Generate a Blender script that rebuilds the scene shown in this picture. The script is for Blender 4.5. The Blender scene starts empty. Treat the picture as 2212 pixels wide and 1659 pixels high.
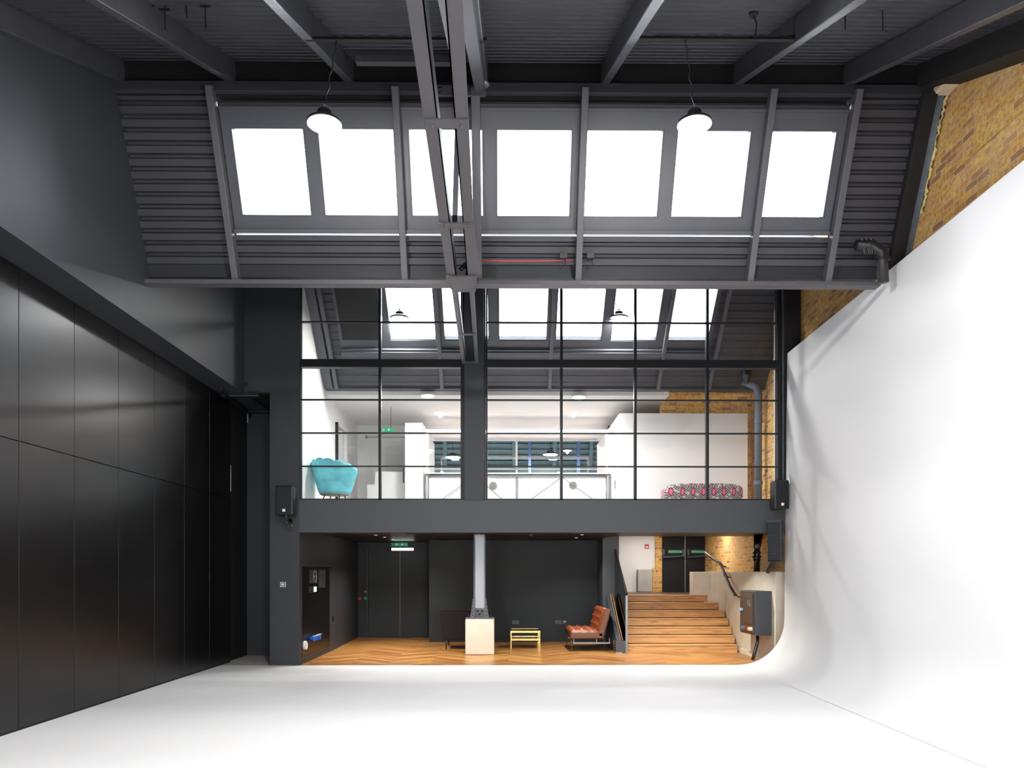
import bpy, bmesh, math, random
from mathutils import Vector, Matrix
random.seed(7)
sc = bpy.context.scene
COL = sc.collection
PI = math.pi
# ------------------------------------------------------------------ camera
F = 1650.0; EYE = 1.7; YAW = 0.009; HORIZON = 1238.0
cam_d = bpy.data.cameras.new('camera'); cam = bpy.data.objects.new('camera', cam_d); COL.objects.link(cam)
cam.location = (0, 0, EYE); cam.rotation_euler = (PI/2, 0, -YAW)
cam_d.sensor_fit = 'HORIZONTAL'; cam_d.sensor_width = 36.0; cam_d.lens = 36.0*F/2212
cam_d.shift_y = (HORIZON-829.5)/2212; cam_d.clip_start = 0.05; cam_d.clip_end = 200
sc.camera = cam
# ------------------------------------------------------------------ world, exposure
w = bpy.data.worlds.new('overcast_sky'); sc.world = w; w.use_nodes = True
bg = w.node_tree.nodes['Background']; bg.inputs[0].default_value = (0.88, 0.94, 1.0, 1); bg.inputs[1].default_value = 13.0
w.cycles.sampling_method = 'MANUAL'; w.cycles.sample_map_resolution = 256
sc.view_settings.view_transform = 'Standard'; sc.view_settings.look = 'None'
sc.view_settings.gamma = 1.0; sc.view_settings.exposure = 0.0; sc.view_settings.use_curve_mapping = False
sc.cycles.use_denoising = True
sc.cycles.max_bounces = 9; sc.cycles.diffuse_bounces = 6; sc.cycles.glossy_bounces = 4
sc.cycles.transmission_bounces = 4; sc.cycles.transparent_max_bounces = 16
sc.cycles.sample_clamp_indirect = 6.0; sc.cycles.caustics_reflective = False; sc.cycles.caustics_refractive = False
sc.cycles.use_fast_gi = False

# ------------------------------------------------------------------ pixel to place helpers
cy_, sy_ = math.cos(YAW), math.sin(YAW)
def AX(px, D):
    u = (px-1106)/F; return D*(u*cy_+sy_)/(cy_-u*sy_)
def AZ(py, D, px=1106):
    u = (px-1106)/F; return EYE + (HORIZON-py)/F*D/(cy_-u*sy_)
def at(px, py, D): return Vector((AX(px, D), D, AZ(py, D, px)))
def DX(px, X):                                   # depth at which a side wall at X shows at px
    u = (px-1106)/F; return X*(cy_-u*sy_)/(u*cy_+sy_)

# ------------------------------------------------------------------ materials
def lin(c):
    return tuple((v/12.92 if v <= 0.04045 else ((v+0.055)/1.055)**2.4) for v in c)
def rgb(r, g, b): return lin((r/255, g/255, b/255))+(1,)
def mat(name, col, rough=0.6, metal=0.0, var=0.08, scale=3.0, bump=0.0, bscale=40.0, spec=0.5, emis=None, estr=0.0, coat=0.0):
    m = bpy.data.materials.new(name); m.use_nodes = True; nt = m.node_tree; b = nt.nodes['Principled BSDF']
    b.inputs['Roughness'].default_value = rough; b.inputs['Metallic'].default_value = metal
    b.inputs['Specular IOR Level'].default_value = spec; b.inputs['Coat Weight'].default_value = coat
    tc = nt.nodes.new('ShaderNodeTexCoord')
    if var > 0:
        n = nt.nodes.new('ShaderNodeTexNoise'); n.inputs['Scale'].default_value = scale; n.inputs['Detail'].default_value = 4
        nt.links.new(tc.outputs['Object'], n.inputs['Vector'])
        r = nt.nodes.new('ShaderNodeMapRange'); r.inputs['From Min'].default_value = 0.3; r.inputs['From Max'].default_value = 0.7
        r.inputs['To Min'].default_value = 1-var; r.inputs['To Max'].default_value = 1+var
        nt.links.new(n.outputs['Fac'], r.inputs['Value'])
        mx = nt.nodes.new('ShaderNodeVectorMath'); mx.operation = 'SCALE'; mx.inputs[0].default_value = col[:3]
        nt.links.new(r.outputs[0], mx.inputs['Scale']); nt.links.new(mx.outputs[0], b.inputs['Base Color'])
    else: b.inputs['Base Color'].default_value = col
    if bump > 0:
        n2 = nt.nodes.new('ShaderNodeTexNoise'); n2.inputs['Scale'].default_value = bscale; n2.inputs['Detail'].default_value = 5
        nt.links.new(tc.outputs['Object'], n2.inputs['Vector'])
        bp = nt.nodes.new('ShaderNodeBump'); bp.inputs['Strength'].default_value = bump; bp.inputs['Distance'].default_value = 0.01
        nt.links.new(n2.outputs['Fac'], bp.inputs['Height']); nt.links.new(bp.outputs[0], b.inputs['Normal'])
    if emis:
        b.inputs['Emission Color'].default_value = emis; b.inputs['Emission Strength'].default_value = estr
    return m
def N(nt, t, **kw):
    n = nt.nodes.new(t)
    for k, v in kw.items(): setattr(n, k, v)
    return n
def math_(nt, op, a, b=None, c=None):
    n = N(nt, 'ShaderNodeMath', operation=op)
    for i, v in enumerate((a, b, c)):
        if v is None: continue
        if isinstance(v, (int, float)): n.inputs[i].default_value = v
        else: nt.links.new(v, n.inputs[i])
    return n.outputs[0]
def ramp(nt, fac, stops, interp='LINEAR'):
    r = N(nt, 'ShaderNodeValToRGB'); r.color_ramp.interpolation = interp
    els = r.color_ramp.elements
    while len(els) < len(stops): els.new(0.5)
    for e, (p, c) in zip(els, stops): e.position = p; e.color = c
    nt.links.new(fac, r.inputs[0]); return r.outputs[0]
def mixc(nt, fac, a, b, mode='MIX'):
    n = N(nt, 'ShaderNodeMix', data_type='RGBA', blend_type=mode)
    for i, v in ((0, fac), (6, a), (7, b)):
        if isinstance(v, (int, float, tuple)): n.inputs[i].default_value = v
        else: nt.links.new(v, n.inputs[i])
    return n.outputs[2]
def brick_mat(name, axis):
    m = bpy.data.materials.new(name); m.use_nodes = True; nt = m.node_tree; b = nt.nodes['Principled BSDF']
    tc = N(nt, 'ShaderNodeTexCoord'); sp = N(nt, 'ShaderNodeSeparateXYZ'); nt.links.new(tc.outputs['Object'], sp.inputs[0])
    cb = N(nt, 'ShaderNodeCombineXYZ')
    nt.links.new(sp.outputs[0 if axis == 'x' else 1], cb.inputs[0]); nt.links.new(sp.outputs[2], cb.inputs[1])
    wob = N(nt, 'ShaderNodeTexNoise'); wob.inputs['Scale'].default_value = 9; nt.links.new(tc.outputs['Object'], wob.inputs['Vector'])
    wv = N(nt, 'ShaderNodeVectorMath', operation='SCALE'); nt.links.new(wob.outputs['Color'], wv.inputs[0]); wv.inputs['Scale'].default_value = 0.022
    ad = N(nt, 'ShaderNodeVectorMath', operation='ADD'); nt.links.new(cb.outputs[0], ad.inputs[0]); nt.links.new(wv.outputs[0], ad.inputs[1])
    br = N(nt, 'ShaderNodeTexBrick'); nt.links.new(ad.outputs[0], br.inputs['Vector'])
    br.inputs['Scale'].default_value = 1.0; br.inputs['Brick Width'].default_value = 0.23; br.inputs['Row Height'].default_value = 0.078
    br.inputs['Mortar Size'].default_value = 0.008; br.inputs['Mortar Smooth'].default_value = 0.4; br.inputs['Bias'].default_value = 0.0
    br.inputs['Color1'].default_value = (0, 0, 0, 1); br.inputs['Color2'].default_value = (1, 1, 1, 1); br.inputs['Mortar'].default_value = (0.5, 0.5, 0.5, 1)
    sc_ = N(nt, 'ShaderNodeSeparateColor'); nt.links.new(br.outputs['Color'], sc_.inputs[0])
    base = ramp(nt, sc_.outputs[0], [(0.0, rgb(158, 118, 98)), (0.1, rgb(180, 132, 92)), (0.22, rgb(226, 168, 84)), (0.5, rgb(238, 190, 88)), (0.8, rgb(240, 200, 116)), (1.0, rgb(214, 166, 112))])
    n1 = N(nt, 'ShaderNodeTexNoise'); n1.inputs['Scale'].default_value = 19; n1.inputs['Detail'].default_value = 6; nt.links.new(tc.outputs['Object'], n1.inputs['Vector'])
    base = mixc(nt, math_(nt, 'MULTIPLY', ramp(nt, n1.outputs['Fac'], [(0.42, (0, 0, 0, 1)), (0.62, (1, 1, 1, 1))]), 0.6), base, rgb(168, 112, 60))
    n3 = N(nt, 'ShaderNodeTexNoise'); n3.inputs['Scale'].default_value = 1.3; n3.inputs['Detail'].default_value = 3; nt.links.new(tc.outputs['Object'], n3.inputs['Vector'])
    st = N(nt, 'ShaderNodeMapRange'); st.inputs['From Min'].default_value = 0.52; st.inputs['From Max'].default_value = 0.75; nt.links.new(n3.outputs['Fac'], st.inputs['Value'])
    base = mixc(nt, math_(nt, 'MULTIPLY', st.outputs[0], 0.4), base, rgb(206, 184, 140))
    colr = mixc(nt, math_(nt, 'MULTIPLY', br.outputs['Fac'], 0.9), base, rgb(226, 200, 168))
    nt.links.new(colr, b.inputs['Base Color']); b.inputs['Roughness'].default_value = 0.85
    hh = math_(nt, 'SUBTRACT', math_(nt, 'MULTIPLY', n1.outputs['Fac'], 0.8), br.outputs['Fac'])
    bp = N(nt, 'ShaderNodeBump'); bp.inputs['Strength'].default_value = 0.9; bp.inputs['Distance'].default_value = 0.012
    nt.links.new(hh, bp.inputs['Height']); nt.links.new(bp.outputs[0], b.inputs['Normal'])
    return m
def chevron_mat():
    m = bpy.data.materials.new('chevron oak parquet'); m.use_nodes = True; nt = m.node_tree; b = nt.nodes['Principled BSDF']
    tc = N(nt, 'ShaderNodeTexCoord'); sp = N(nt, 'ShaderNodeSeparateXYZ'); nt.links.new(tc.outputs['Object'], sp.inputs[0])
    u = math_(nt, 'DIVIDE', sp.outputs[0], 1.5)
    fu = math_(nt, 'FRACT', u); tri = math_(nt, 'ABSOLUTE', math_(nt, 'SUBTRACT', fu, 0.5))
    v = math_(nt, 'ADD', math_(nt, 'MULTIPLY', sp.outputs[1], 8.0), math_(nt, 'MULTIPLY', tri, 10.0))
    row = math_(nt, 'FLOOR', v); strip = math_(nt, 'FLOOR', math_(nt, 'MULTIPLY', u, 2))
    cb = N(nt, 'ShaderNodeCombineXYZ'); nt.links.new(row, cb.inputs[0]); nt.links.new(strip, cb.inputs[1])
    wn = N(nt, 'ShaderNodeTexWhiteNoise', noise_dimensions='2D'); nt.links.new(cb.outputs[0], wn.inputs['Vector'])
    gv = N(nt, 'ShaderNodeCombineXYZ'); nt.links.new(math_(nt, 'MULTIPLY', sp.outputs[0], 1.5), gv.inputs[0]); nt.links.new(math_(nt, 'MULTIPLY', v, 2.2), gv.inputs[1])
    nt.links.new(math_(nt, 'MULTIPLY', wn.outputs[0], 9.0), gv.inputs[2])
    gn = N(nt, 'ShaderNodeTexNoise'); gn.inputs['Scale'].default_value = 1.6; gn.inputs['Detail'].default_value = 6; nt.links.new(gv.outputs[0], gn.inputs['Vector'])
    c1 = ramp(nt, wn.outputs[0], [(0, rgb(126, 78, 36)), (0.35, rgb(178, 128, 66)), (0.7, rgb(212, 166, 96)), (1, rgb(152, 98, 46))])
    c2 = mixc(nt, ramp(nt, gn.outputs['Fac'], [(0.35, (0, 0, 0, 1)), (0.7, (1, 1, 1, 1))]), c1, rgb(132, 80, 36))
    seam = math_(nt, 'LESS_THAN', math_(nt, 'FRACT', v), 0.035)
    nt.links.new(mixc(nt, math_(nt, 'MULTIPLY', seam, 0.6), c2, rgb(80, 45, 22)), b.inputs['Base Color'])
    b.inputs['Roughness'].default_value = 0.3
    return m
def oak_mat(name, c1, c2, c3, sx=0.5, sy=7.0, knots=True):
    m = bpy.data.materials.new(name); m.use_nodes = True; nt = m.node_tree; b = nt.nodes['Principled BSDF']
    tc = N(nt, 'ShaderNodeTexCoord'); mp = N(nt, 'ShaderNodeMapping'); nt.links.new(tc.outputs['Object'], mp.inputs[0]); mp.inputs['Scale'].default_value = (sx, sy, sy)
    n = N(nt, 'ShaderNodeTexNoise'); n.inputs['Scale'].default_value = 3.2; n.inputs['Detail'].default_value = 7; n.inputs['Distortion'].default_value = 0.6; nt.links.new(mp.outputs[0], n.inputs['Vector'])
    c = ramp(nt, n.outputs['Fac'], [(0.3, c1), (0.5, c2), (0.72, c3)])
    if knots:
        mp2 = N(nt, 'ShaderNodeMapping'); nt.links.new(tc.outputs['Object'], mp2.inputs[0]); mp2.inputs['Scale'].default_value = (1.1, 6.0, 6.0)
        vo = N(nt, 'ShaderNodeTexVoronoi'); vo.inputs['Scale'].default_value = 1.25; nt.links.new(mp2.outputs[0], vo.inputs['Vector'])
        c = mixc(nt, ramp(nt, vo.outputs['Distance'], [(0.05, (0.75, 0.75, 0.75, 1)), (0.22, (0, 0, 0, 1))]), c, rgb(92, 54, 28))
    nt.links.new(c, b.inputs['Base Color']); b.inputs['Roughness'].default_value = 0.4
    return m
def glass_mat(name, tint=(1, 1, 1, 1), extra=0.0):
    m = bpy.data.materials.new(name); m.use_nodes = True; nt = m.node_tree
    for n in list(nt.nodes):
        if n.type == 'BSDF_PRINCIPLED': nt.nodes.remove(n)
    out = [n for n in nt.nodes if n.type == 'OUTPUT_MATERIAL'][0]
    tr = N(nt, 'ShaderNodeBsdfTransparent'); tr.inputs[0].default_value = tint
    gl = N(nt, 'ShaderNodeBsdfGlossy'); gl.inputs['Roughness'].default_value = 0.0
    fr = N(nt, 'ShaderNodeFresnel'); fr.inputs[0].default_value = 1.5
    mx = N(nt, 'ShaderNodeMixShader'); nt.links.new(math_(nt, 'ADD', fr.outputs[0], extra), mx.inputs[0])
    nt.links.new(tr.outputs[0], mx.inputs[1]); nt.links.new(gl.outputs[0], mx.inputs[2]); nt.links.new(mx.outputs[0], out.inputs[0])
    return m
def emit_mat(name, col, s):
    m = bpy.data.materials.new(name); m.use_nodes = True; nt = m.node_tree; b = nt.nodes['Principled BSDF']
    b.inputs['Base Color'].default_value = col; b.inputs['Emission Color'].default_value = col; b.inputs['Emission Strength'].default_value = s
    return m
def pattern_mat():
    m = bpy.data.materials.new('woven geometric upholstery'); m.use_nodes = True; nt = m.node_tree; b = nt.nodes['Principled BSDF']
    tc = N(nt, 'ShaderNodeTexCoord'); sp = N(nt, 'ShaderNodeSeparateXYZ'); nt.links.new(tc.outputs['Object'], sp.inputs[0])
    X = math_(nt, 'ADD', sp.outputs[0], math_(nt, 'MULTIPLY', sp.outputs[1], 0.8)); Z = sp.outputs[2]
    # rows of ovals
    cu = math_(nt, 'SUBTRACT', math_(nt, 'FRACT', math_(nt, 'MULTIPLY', X, 4.8)), 0.5)
    cv = math_(nt, 'SUBTRACT', math_(nt, 'FRACT', math_(nt, 'MULTIPLY', Z, 4.4)), 0.5)
    d = math_(nt, 'ADD', math_(nt, 'POWER', math_(nt, 'ABSOLUTE', math_(nt, 'MULTIPLY', cu, 3.4)), 2), math_(nt, 'POWER', math_(nt, 'ABSOLUTE', math_(nt, 'MULTIPLY', cv, 1.8)), 2))
    oval = math_(nt, 'LESS_THAN', d, 0.24); ring = math_(nt, 'LESS_THAN', d, 0.5)
    ck = N(nt, 'ShaderNodeTexChecker'); ck.inputs['Scale'].default_value = 38; nt.links.new(tc.outputs['Object'], ck.inputs[0])
    ck.inputs[1].default_value = rgb(52, 44, 48); ck.inputs[2].default_value = rgb(214, 204, 204)
    vo = N(nt, 'ShaderNodeTexVoronoi'); vo.inputs['Scale'].default_value = 22; nt.links.new(tc.outputs['Object'], vo.inputs['Vector'])
    s2 = N(nt, 'ShaderNodeSeparateColor'); nt.links.new(vo.outputs['Color'], s2.inputs[0])
    vc = ramp(nt, s2.outputs[0], [(0, rgb(48, 42, 46)), (0.35, rgb(72, 96, 86)), (0.55, rgb(220, 210, 208)), (0.7, rgb(150, 52, 82)), (0.85, rgb(40, 36, 40))], 'CONSTANT')
    base = mixc(nt, 0.5, vc, ck.outputs[0])
    base = mixc(nt, ring, base, rgb(84, 40, 62))
    wn = N(nt, 'ShaderNodeTexWhiteNoise', noise_dimensions='1D'); nt.links.new(math_(nt, 'FLOOR', math_(nt, 'MULTIPLY', Z, 4.4)), wn.inputs['W'])
    oc = mixc(nt, math_(nt, 'GREATER_THAN', wn.outputs[0], 0.5), rgb(226, 92, 126), rgb(226, 138, 98))
    nt.links.new(mixc(nt, oval, base, oc), b.inputs['Base Color']); b.inputs['Roughness'].default_value = 0.9
    return m
M = dict(
    white=mat('white painted floor', rgb(238, 239, 241), 0.55, var=0.012, scale=1.5, spec=0.25),
    cyc=mat('white cyclorama paint', rgb(236, 237, 239), 0.7, var=0.01, scale=0.8, spec=0.2),
    wallw=mat('white wall paint', rgb(232, 231, 230), 0.7, var=0.01, spec=0.3),
    black=mat('charcoal wall paint', rgb(50, 53, 58), 0.5, var=0.03, scale=1.2, bump=0.03, bscale=90, spec=0.35),
    blue=mat('blue black wall paint', rgb(46, 53, 57), 0.55, var=0.03, scale=1.2, spec=0.3),
    fascia=mat('charcoal plaster band', rgb(66, 70, 74), 0.5, var=0.03, scale=1.2, spec=0.35),
    panel=mat('black satin laminate', rgb(12, 12, 14), 0.3, var=0.04, scale=1.0, spec=0.4),
    recess=mat('flat black', rgb(18, 18, 20), 0.8, var=0.0),
    deck=mat('dark grey roof sheet', rgb(58, 58, 64), 0.45, var=0.06, scale=2.0, spec=0.4),
    timber=mat('dark painted timber', rgb(58, 59, 64), 0.4, var=0.12, scale=5.0, bump=0.25, bscale=22, spec=0.5),
    steel=mat('grey painted steel', rgb(80, 80, 86), 0.45, var=0.04, spec=0.5),
    board=mat('grey painted skylight surround', rgb(72, 73, 81), 0.4, var=0.03, spec=0.5),
    frame=mat('black steel glazing frame', rgb(20, 22, 26), 0.45, var=0.0, spec=0.3),
    darkm=mat('black painted metal', rgb(26, 27, 29), 0.4, var=0.0, spec=0.5),
    brick=brick_mat('london stock brick along the side', 'y'), brickx=brick_mat('london stock brick across the back', 'x'),
    concrete=mat('pale board marked concrete', rgb(214, 206, 190), 0.7, var=0.1, scale=2.5, bump=0.15, bscale=30),
    plinth=mat('cream concrete', rgb(226, 216, 200), 0.7, var=0.05, scale=4),
    cfloor=mat('bare concrete floor', rgb(176, 174, 168), 0.7, var=0.1, scale=5),
    parquet=chevron_mat(),
    stair=oak_mat('oak stair boards', rgb(176, 124, 72), rgb(208, 158, 100), rgb(222, 176, 120)),
    landing=oak_mat('dark landing boards', rgb(70, 54, 42), rgb(84, 66, 52), rgb(96, 74, 58), knots=False),
    glass=glass_mat('clear glass'), skyglass=glass_mat('skylight glass', (0.97, 0.98, 1, 1)),
    balglass=glass_mat('green tinted balustrade glass', (0.72, 0.82, 0.78, 1)),
    grey=mat('mid grey metal', rgb(140, 143, 148), 0.35, 0.6, var=0.0), chrome=mat('brushed chrome', rgb(190, 192, 196), 0.25, 1.0, var=0.0),
    brass=mat('polished brass', rgb(236, 200, 128), 0.22, 1.0, var=0.0), gold=mat('gold leg', rgb(226, 184, 90), 0.25, 1.0, var=0.0),
    velvet=mat('turquoise velvet', rgb(112, 204, 216), 0.75, var=0.25, scale=3.2), taupe=mat('grey seat lining', rgb(120, 116, 110), 0.9),
    leather=mat('tan leather', rgb(128, 62, 32), 0.42, var=0.3, scale=9, bump=0.5, bscale=14), leatherd=mat('brown leather side', rgb(104, 70, 54), 0.5, var=0.12, scale=9),
    darkfab=mat('near black upholstery', rgb(14, 13, 16), 0.9, var=0.1), burg=mat('burgundy upholstery', rgb(36, 12, 24), 0.9),
    pattern=pattern_mat(), whitep=mat('white plastic', rgb(232, 232, 230), 0.4, var=0), green=mat('green sign face', rgb(0, 128, 88), 0.5, var=0, emis=rgb(0, 128, 88), estr=0.12),
    red=mat('red plastic', rgb(186, 30, 44), 0.4, var=0), bluep=mat('blue socket plastic', rgb(48, 104, 214), 0.35, var=0), pipe=mat('glossy black pipe', rgb(16, 16, 18), 0.15, var=0, spec=0.8),
    greyp=mat('grey downpipe', rgb(92, 104, 120), 0.4, var=0.03), foam=mat('yellowed spray foam', rgb(214, 200, 140), 0.95, var=0.15, scale=20, bump=1.0, bscale=60),
    ecase=mat('blue grey enamel', rgb(66, 72, 80), 0.4, var=0.02), eface=mat('brown black control face', rgb(62, 52, 46), 0.4, var=0.05),
    cblue=mat('pale blue handle', rgb(130, 170, 220), 0.4, var=0), yellow=mat('yellow plastic', rgb(230, 226, 60), 0.4, var=0), teal=mat('teal roof sheet', rgb(62, 92, 98), 0.5, var=0.08, scale=1.5),
    tealb=mat('blue painted steel', rgb(78, 98, 140), 0.5, var=0.04), slate=mat('grey slate packing', rgb(94, 106, 118), 0.8, var=0.2, scale=12),
    lens=mat('pale mortar', rgb(214, 196, 170), 0.9, var=0.1, scale=10, bump=0.5), screen=emit_mat('grey green screen', rgb(150, 168, 166), 0.35),
    lamp=emit_mat('lit lamp face', (1.0, 0.95, 0.84, 1), 60.0), dl=emit_mat('lit downlight', (1, 0.96, 0.9, 1), 14.0), dls=emit_mat('soffit downlight', (1, 0.85, 0.68, 1), 1.2),
    led=emit_mat('warm led strip', (1, 0.86, 0.8, 1), 7.0), tube=emit_mat('white emergency light', (1, 1, 0.97, 1), 5.0),
    bronze=mat('bronze frame', rgb(120, 90, 60), 0.35, 0.7, var=0), redcable=mat('red cable sheath', rgb(216, 70, 76), 0.5, var=0))

# ------------------------------------------------------------------ mesh helpers
ORG = {}
def root_loc(o):
    while o is not None and o.parent is not None: o = o.parent
    return Vector(o.location) if o is not None else Vector((0, 0, 0))
class MB:
    def __init__(s): s.b = bmesh.new()
    def hexa(s, p):      # 8 points: bottom 4 (ccw), top 4
        v = [s.b.verts.new(q) for q in p]
        for f in ((3, 2, 1, 0), (4, 5, 6, 7), (0, 1, 5, 4), (1, 2, 6, 5), (2, 3, 7, 6), (3, 0, 4, 7)): s.b.faces.new([v[i] for i in f])
        return s
    def box(s, x0, x1, y0, y1, z0, z1):
        x0, x1 = sorted((x0, x1)); y0, y1 = sorted((y0, y1)); z0, z1 = sorted((z0, z1))
        return s.hexa([(x0, y0, z0), (x1, y0, z0), (x1, y1, z0), (x0, y1, z0), (x0, y0, z1), (x1, y0, z1), (x1, y1, z1), (x0, y1, z1)])
    def prism(s, poly, ax, a0, a1):   # poly list of 2d points; ax = extrusion axis
        def mk(p, a):
            return {'x': (a, p[0], p[1]), 'y': (p[0], a, p[1]), 'z': (p[0], p[1], a)}[ax]
        A = [s.b.verts.new(mk(p, a0)) for p in poly]; B = [s.b.verts.new(mk(p, a1)) for p in poly]; n = len(poly)
        s.b.faces.new(A[::-1]); s.b.faces.new(B)
        for i in range(n): s.b.faces.new([A[i], A[(i+1) % n], B[(i+1) % n], B[i]])
        return s
    def bar(s, p0, p1, w, h, up=(0, 0, 1)):
        p0, p1 = Vector(p0), Vector(p1); d = (p1-p0).normalized(); up = Vector(up)
        if abs(d.dot(up)) > 0.99: up = Vector((0, 1, 0))
        r = d.cross(up).normalized(); q = r.cross(d).normalized()
        o = [(-w/2, -h/2), (w/2, -h/2), (w/2, h/2), (-w/2, h/2)]
        return s.hexa([p0+r*a+q*b for a, b in o]+[p1+r*a+q*b for a, b in o])
    def tube(s, pts, r, seg=10, cap=True, rs=None):
        pts = [Vector(p) for p in pts]; rings = []; prev = None
        for i, p in enumerate(pts):
            d = (pts[min(i+1, len(pts)-1)]-pts[max(i-1, 0)]).normalized()
            if prev is None:
                a = Vector((0, 0, 1)) if abs(d.z) < 0.9 else Vector((1, 0, 0)); u = d.cross(a).normalized()
            else: u = (prev-d*prev.dot(d)).normalized()
            prev = u; v = d.cross(u); rr = rs[i] if rs else r
            rings.append([s.b.verts.new(p+(u*math.cos(2*PI*k/seg)+v*math.sin(2*PI*k/seg))*rr) for k in range(seg)])
        for A, B in zip(rings, rings[1:]):
            for k in range(seg): s.b.faces.new([A[k], A[(k+1) % seg], B[(k+1) % seg], B[k]])
        if cap: s.b.faces.new(rings[0][::-1]); s.b.faces.new(rings[-1])
        return s
    def lathe(s, prof, c=(0, 0, 0), seg=24, axis='z'):
        c = Vector(c); rings = []
        for r, h in prof:
            ring = []
            for k in range(seg):
                a = 2*PI*k/seg; x, y = max(r, 1e-4)*math.cos(a), max(r, 1e-4)*math.sin(a)
                q = {'z': (x, y, h), 'y': (x, h, y), 'x': (h, x, y)}[axis]
                ring.append(s.b.verts.new(c+Vector(q)))
            rings.append(ring)
        for A, B in zip(rings, rings[1:]):
            for k in range(seg): s.b.faces.new([A[k], A[(k+1) % seg], B[(k+1) % seg], B[k]])
        s.b.faces.new(rings[0][::-1]); s.b.faces.new(rings[-1])
        return s
    def grid(s, fn, nu, nv, closed=False):
        V = [[s.b.verts.new(fn(i/nu, j/nv)) for j in range(nv+1)] for i in range(nu+1)]
        for i in range(nu):
            for j in range(nv): s.b.faces.new([V[i][j], V[i+1][j], V[i+1][j+1], V[i][j+1]])
        return s
    def dome(s, c, r, n, seg=8):
        c = Vector(c); n = Vector(n).normalized(); a = Vector((0, 0, 1)) if abs(n.z) < 0.9 else Vector((1, 0, 0)); u = n.cross(a).normalized(); v = n.cross(u)
        rings = []
        for rr, hh in ((1, 0), (0.85, 0.35), (0.45, 0.6)):
            rings.append([s.b.verts.new(c+(u*math.cos(2*PI*k/seg)+v*math.sin(2*PI*k/seg))*rr*r+n*hh*r) for k in range(seg)])
        for A, B in zip(rings, rings[1:]):
            for k in range(seg): s.b.faces.new([A[k], A[(k+1) % seg], B[(k+1) % seg], B[k]])
        s.b.faces.new(rings[-1]); return s
    def build(s, name, m, parent=None, smooth=False, bevel=0.0, solid=0.0, sub=0):
        bmesh.ops.recalc_face_normals(s.b, faces=s.b.faces)
        me = bpy.data.meshes.new(name); L = root_loc(parent) if parent else Vector((0, 0, 0))
        if parent is None:      # give a free thing an origin at its base centre
            vs = [v.co for v in s.b.verts]
            lo = Vector([min(v[i] for v in vs) for i in range(3)]); hi = Vector([max(v[i] for v in vs) for i in range(3)])
            L = Vector(((lo.x+hi.x)/2, (lo.y+hi.y)/2, lo.z))
        for v in s.b.verts: v.co -= L
        s.b.to_mesh(me); s.b.free(); me.materials.append(M[m] if isinstance(m, str) else m)
        if smooth:
            for p in me.polygons: p.use_smooth = True
        o = bpy.data.objects.new(name, me); COL.objects.link(o)
        if parent: o.parent = parent
        else: o.location = L
        if bevel:
            md = o.modifiers.new('bevel', 'BEVEL'); md.width = bevel; md.segments = 2; md.limit_method = 'ANGLE'
        if solid:
            md = o.modifiers.new('solid', 'SOLIDIFY'); md.thickness = solid; md.offset = 0
        if sub:
            md = o.modifiers.new('sub', 'SUBSURF'); md.levels = sub; md.render_levels = sub
        return o
def thing(name, loc, label, cat, group=None):
    o = bpy.data.objects.new(name, None); COL.objects.link(o); o.location = loc; o.empty_display_size = 0.1
    o['label'] = label; o['category'] = cat
    if group: o['group'] = group
    return o
def tag(o, label, cat, group=None):
    o['label'] = label; o['category'] = cat
    if group: o['group'] = group
    return o
def struct(o): o['kind'] = 'structure'; return o
def sroot(name, loc=(0, 0, 0)):
    o = bpy.data.objects.new(name, None); COL.objects.link(o); o.location = loc; o['kind'] = 'structure'; return o
def text(name, body, size, origin, right, up, m, parent, extr=0.001):
    cu = bpy.data.curves.new(name, 'FONT'); cu.body = body; cu.size = size; cu.extrude = extr; cu.align_x = 'CENTER'; cu.align_y = 'CENTER'
    tmp = bpy.data.objects.new(name, cu); COL.objects.link(tmp)
    dg = bpy.context.evaluated_depsgraph_get(); me = bpy.data.meshes.new_from_object(tmp.evaluated_get(dg)); bpy.data.objects.remove(tmp)
    R = Vector(right).normalized(); U = Vector(up).normalized(); Nn = R.cross(U); L = root_loc(parent)
    for v in me.vertices: v.co = Vector(origin)+R*v.co.x+U*v.co.y+Nn*v.co.z-L
    me.materials.clear(); me.materials.append(M[m]); o = bpy.data.objects.new(name, me); COL.objects.link(o); o.parent = parent
    return o
def area(name, loc, rot, sx, sy, power, col=(1, 1, 1), parent=None, portal=False, shape='RECTANGLE', spread=PI):
    l = bpy.data.lights.new(name, 'AREA'); l.shape = shape; l.size = sx; l.size_y = sy; l.energy = power; l.color = col; l.spread = spread
    if portal: l.cycles.is_portal = True
    o = bpy.data.objects.new(name, l); COL.objects.link(o); o.rotation_euler = rot
    if parent: o.parent = parent; o.location = Vector(loc)-root_loc(parent)
    else: o.location = loc
    return o
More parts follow.
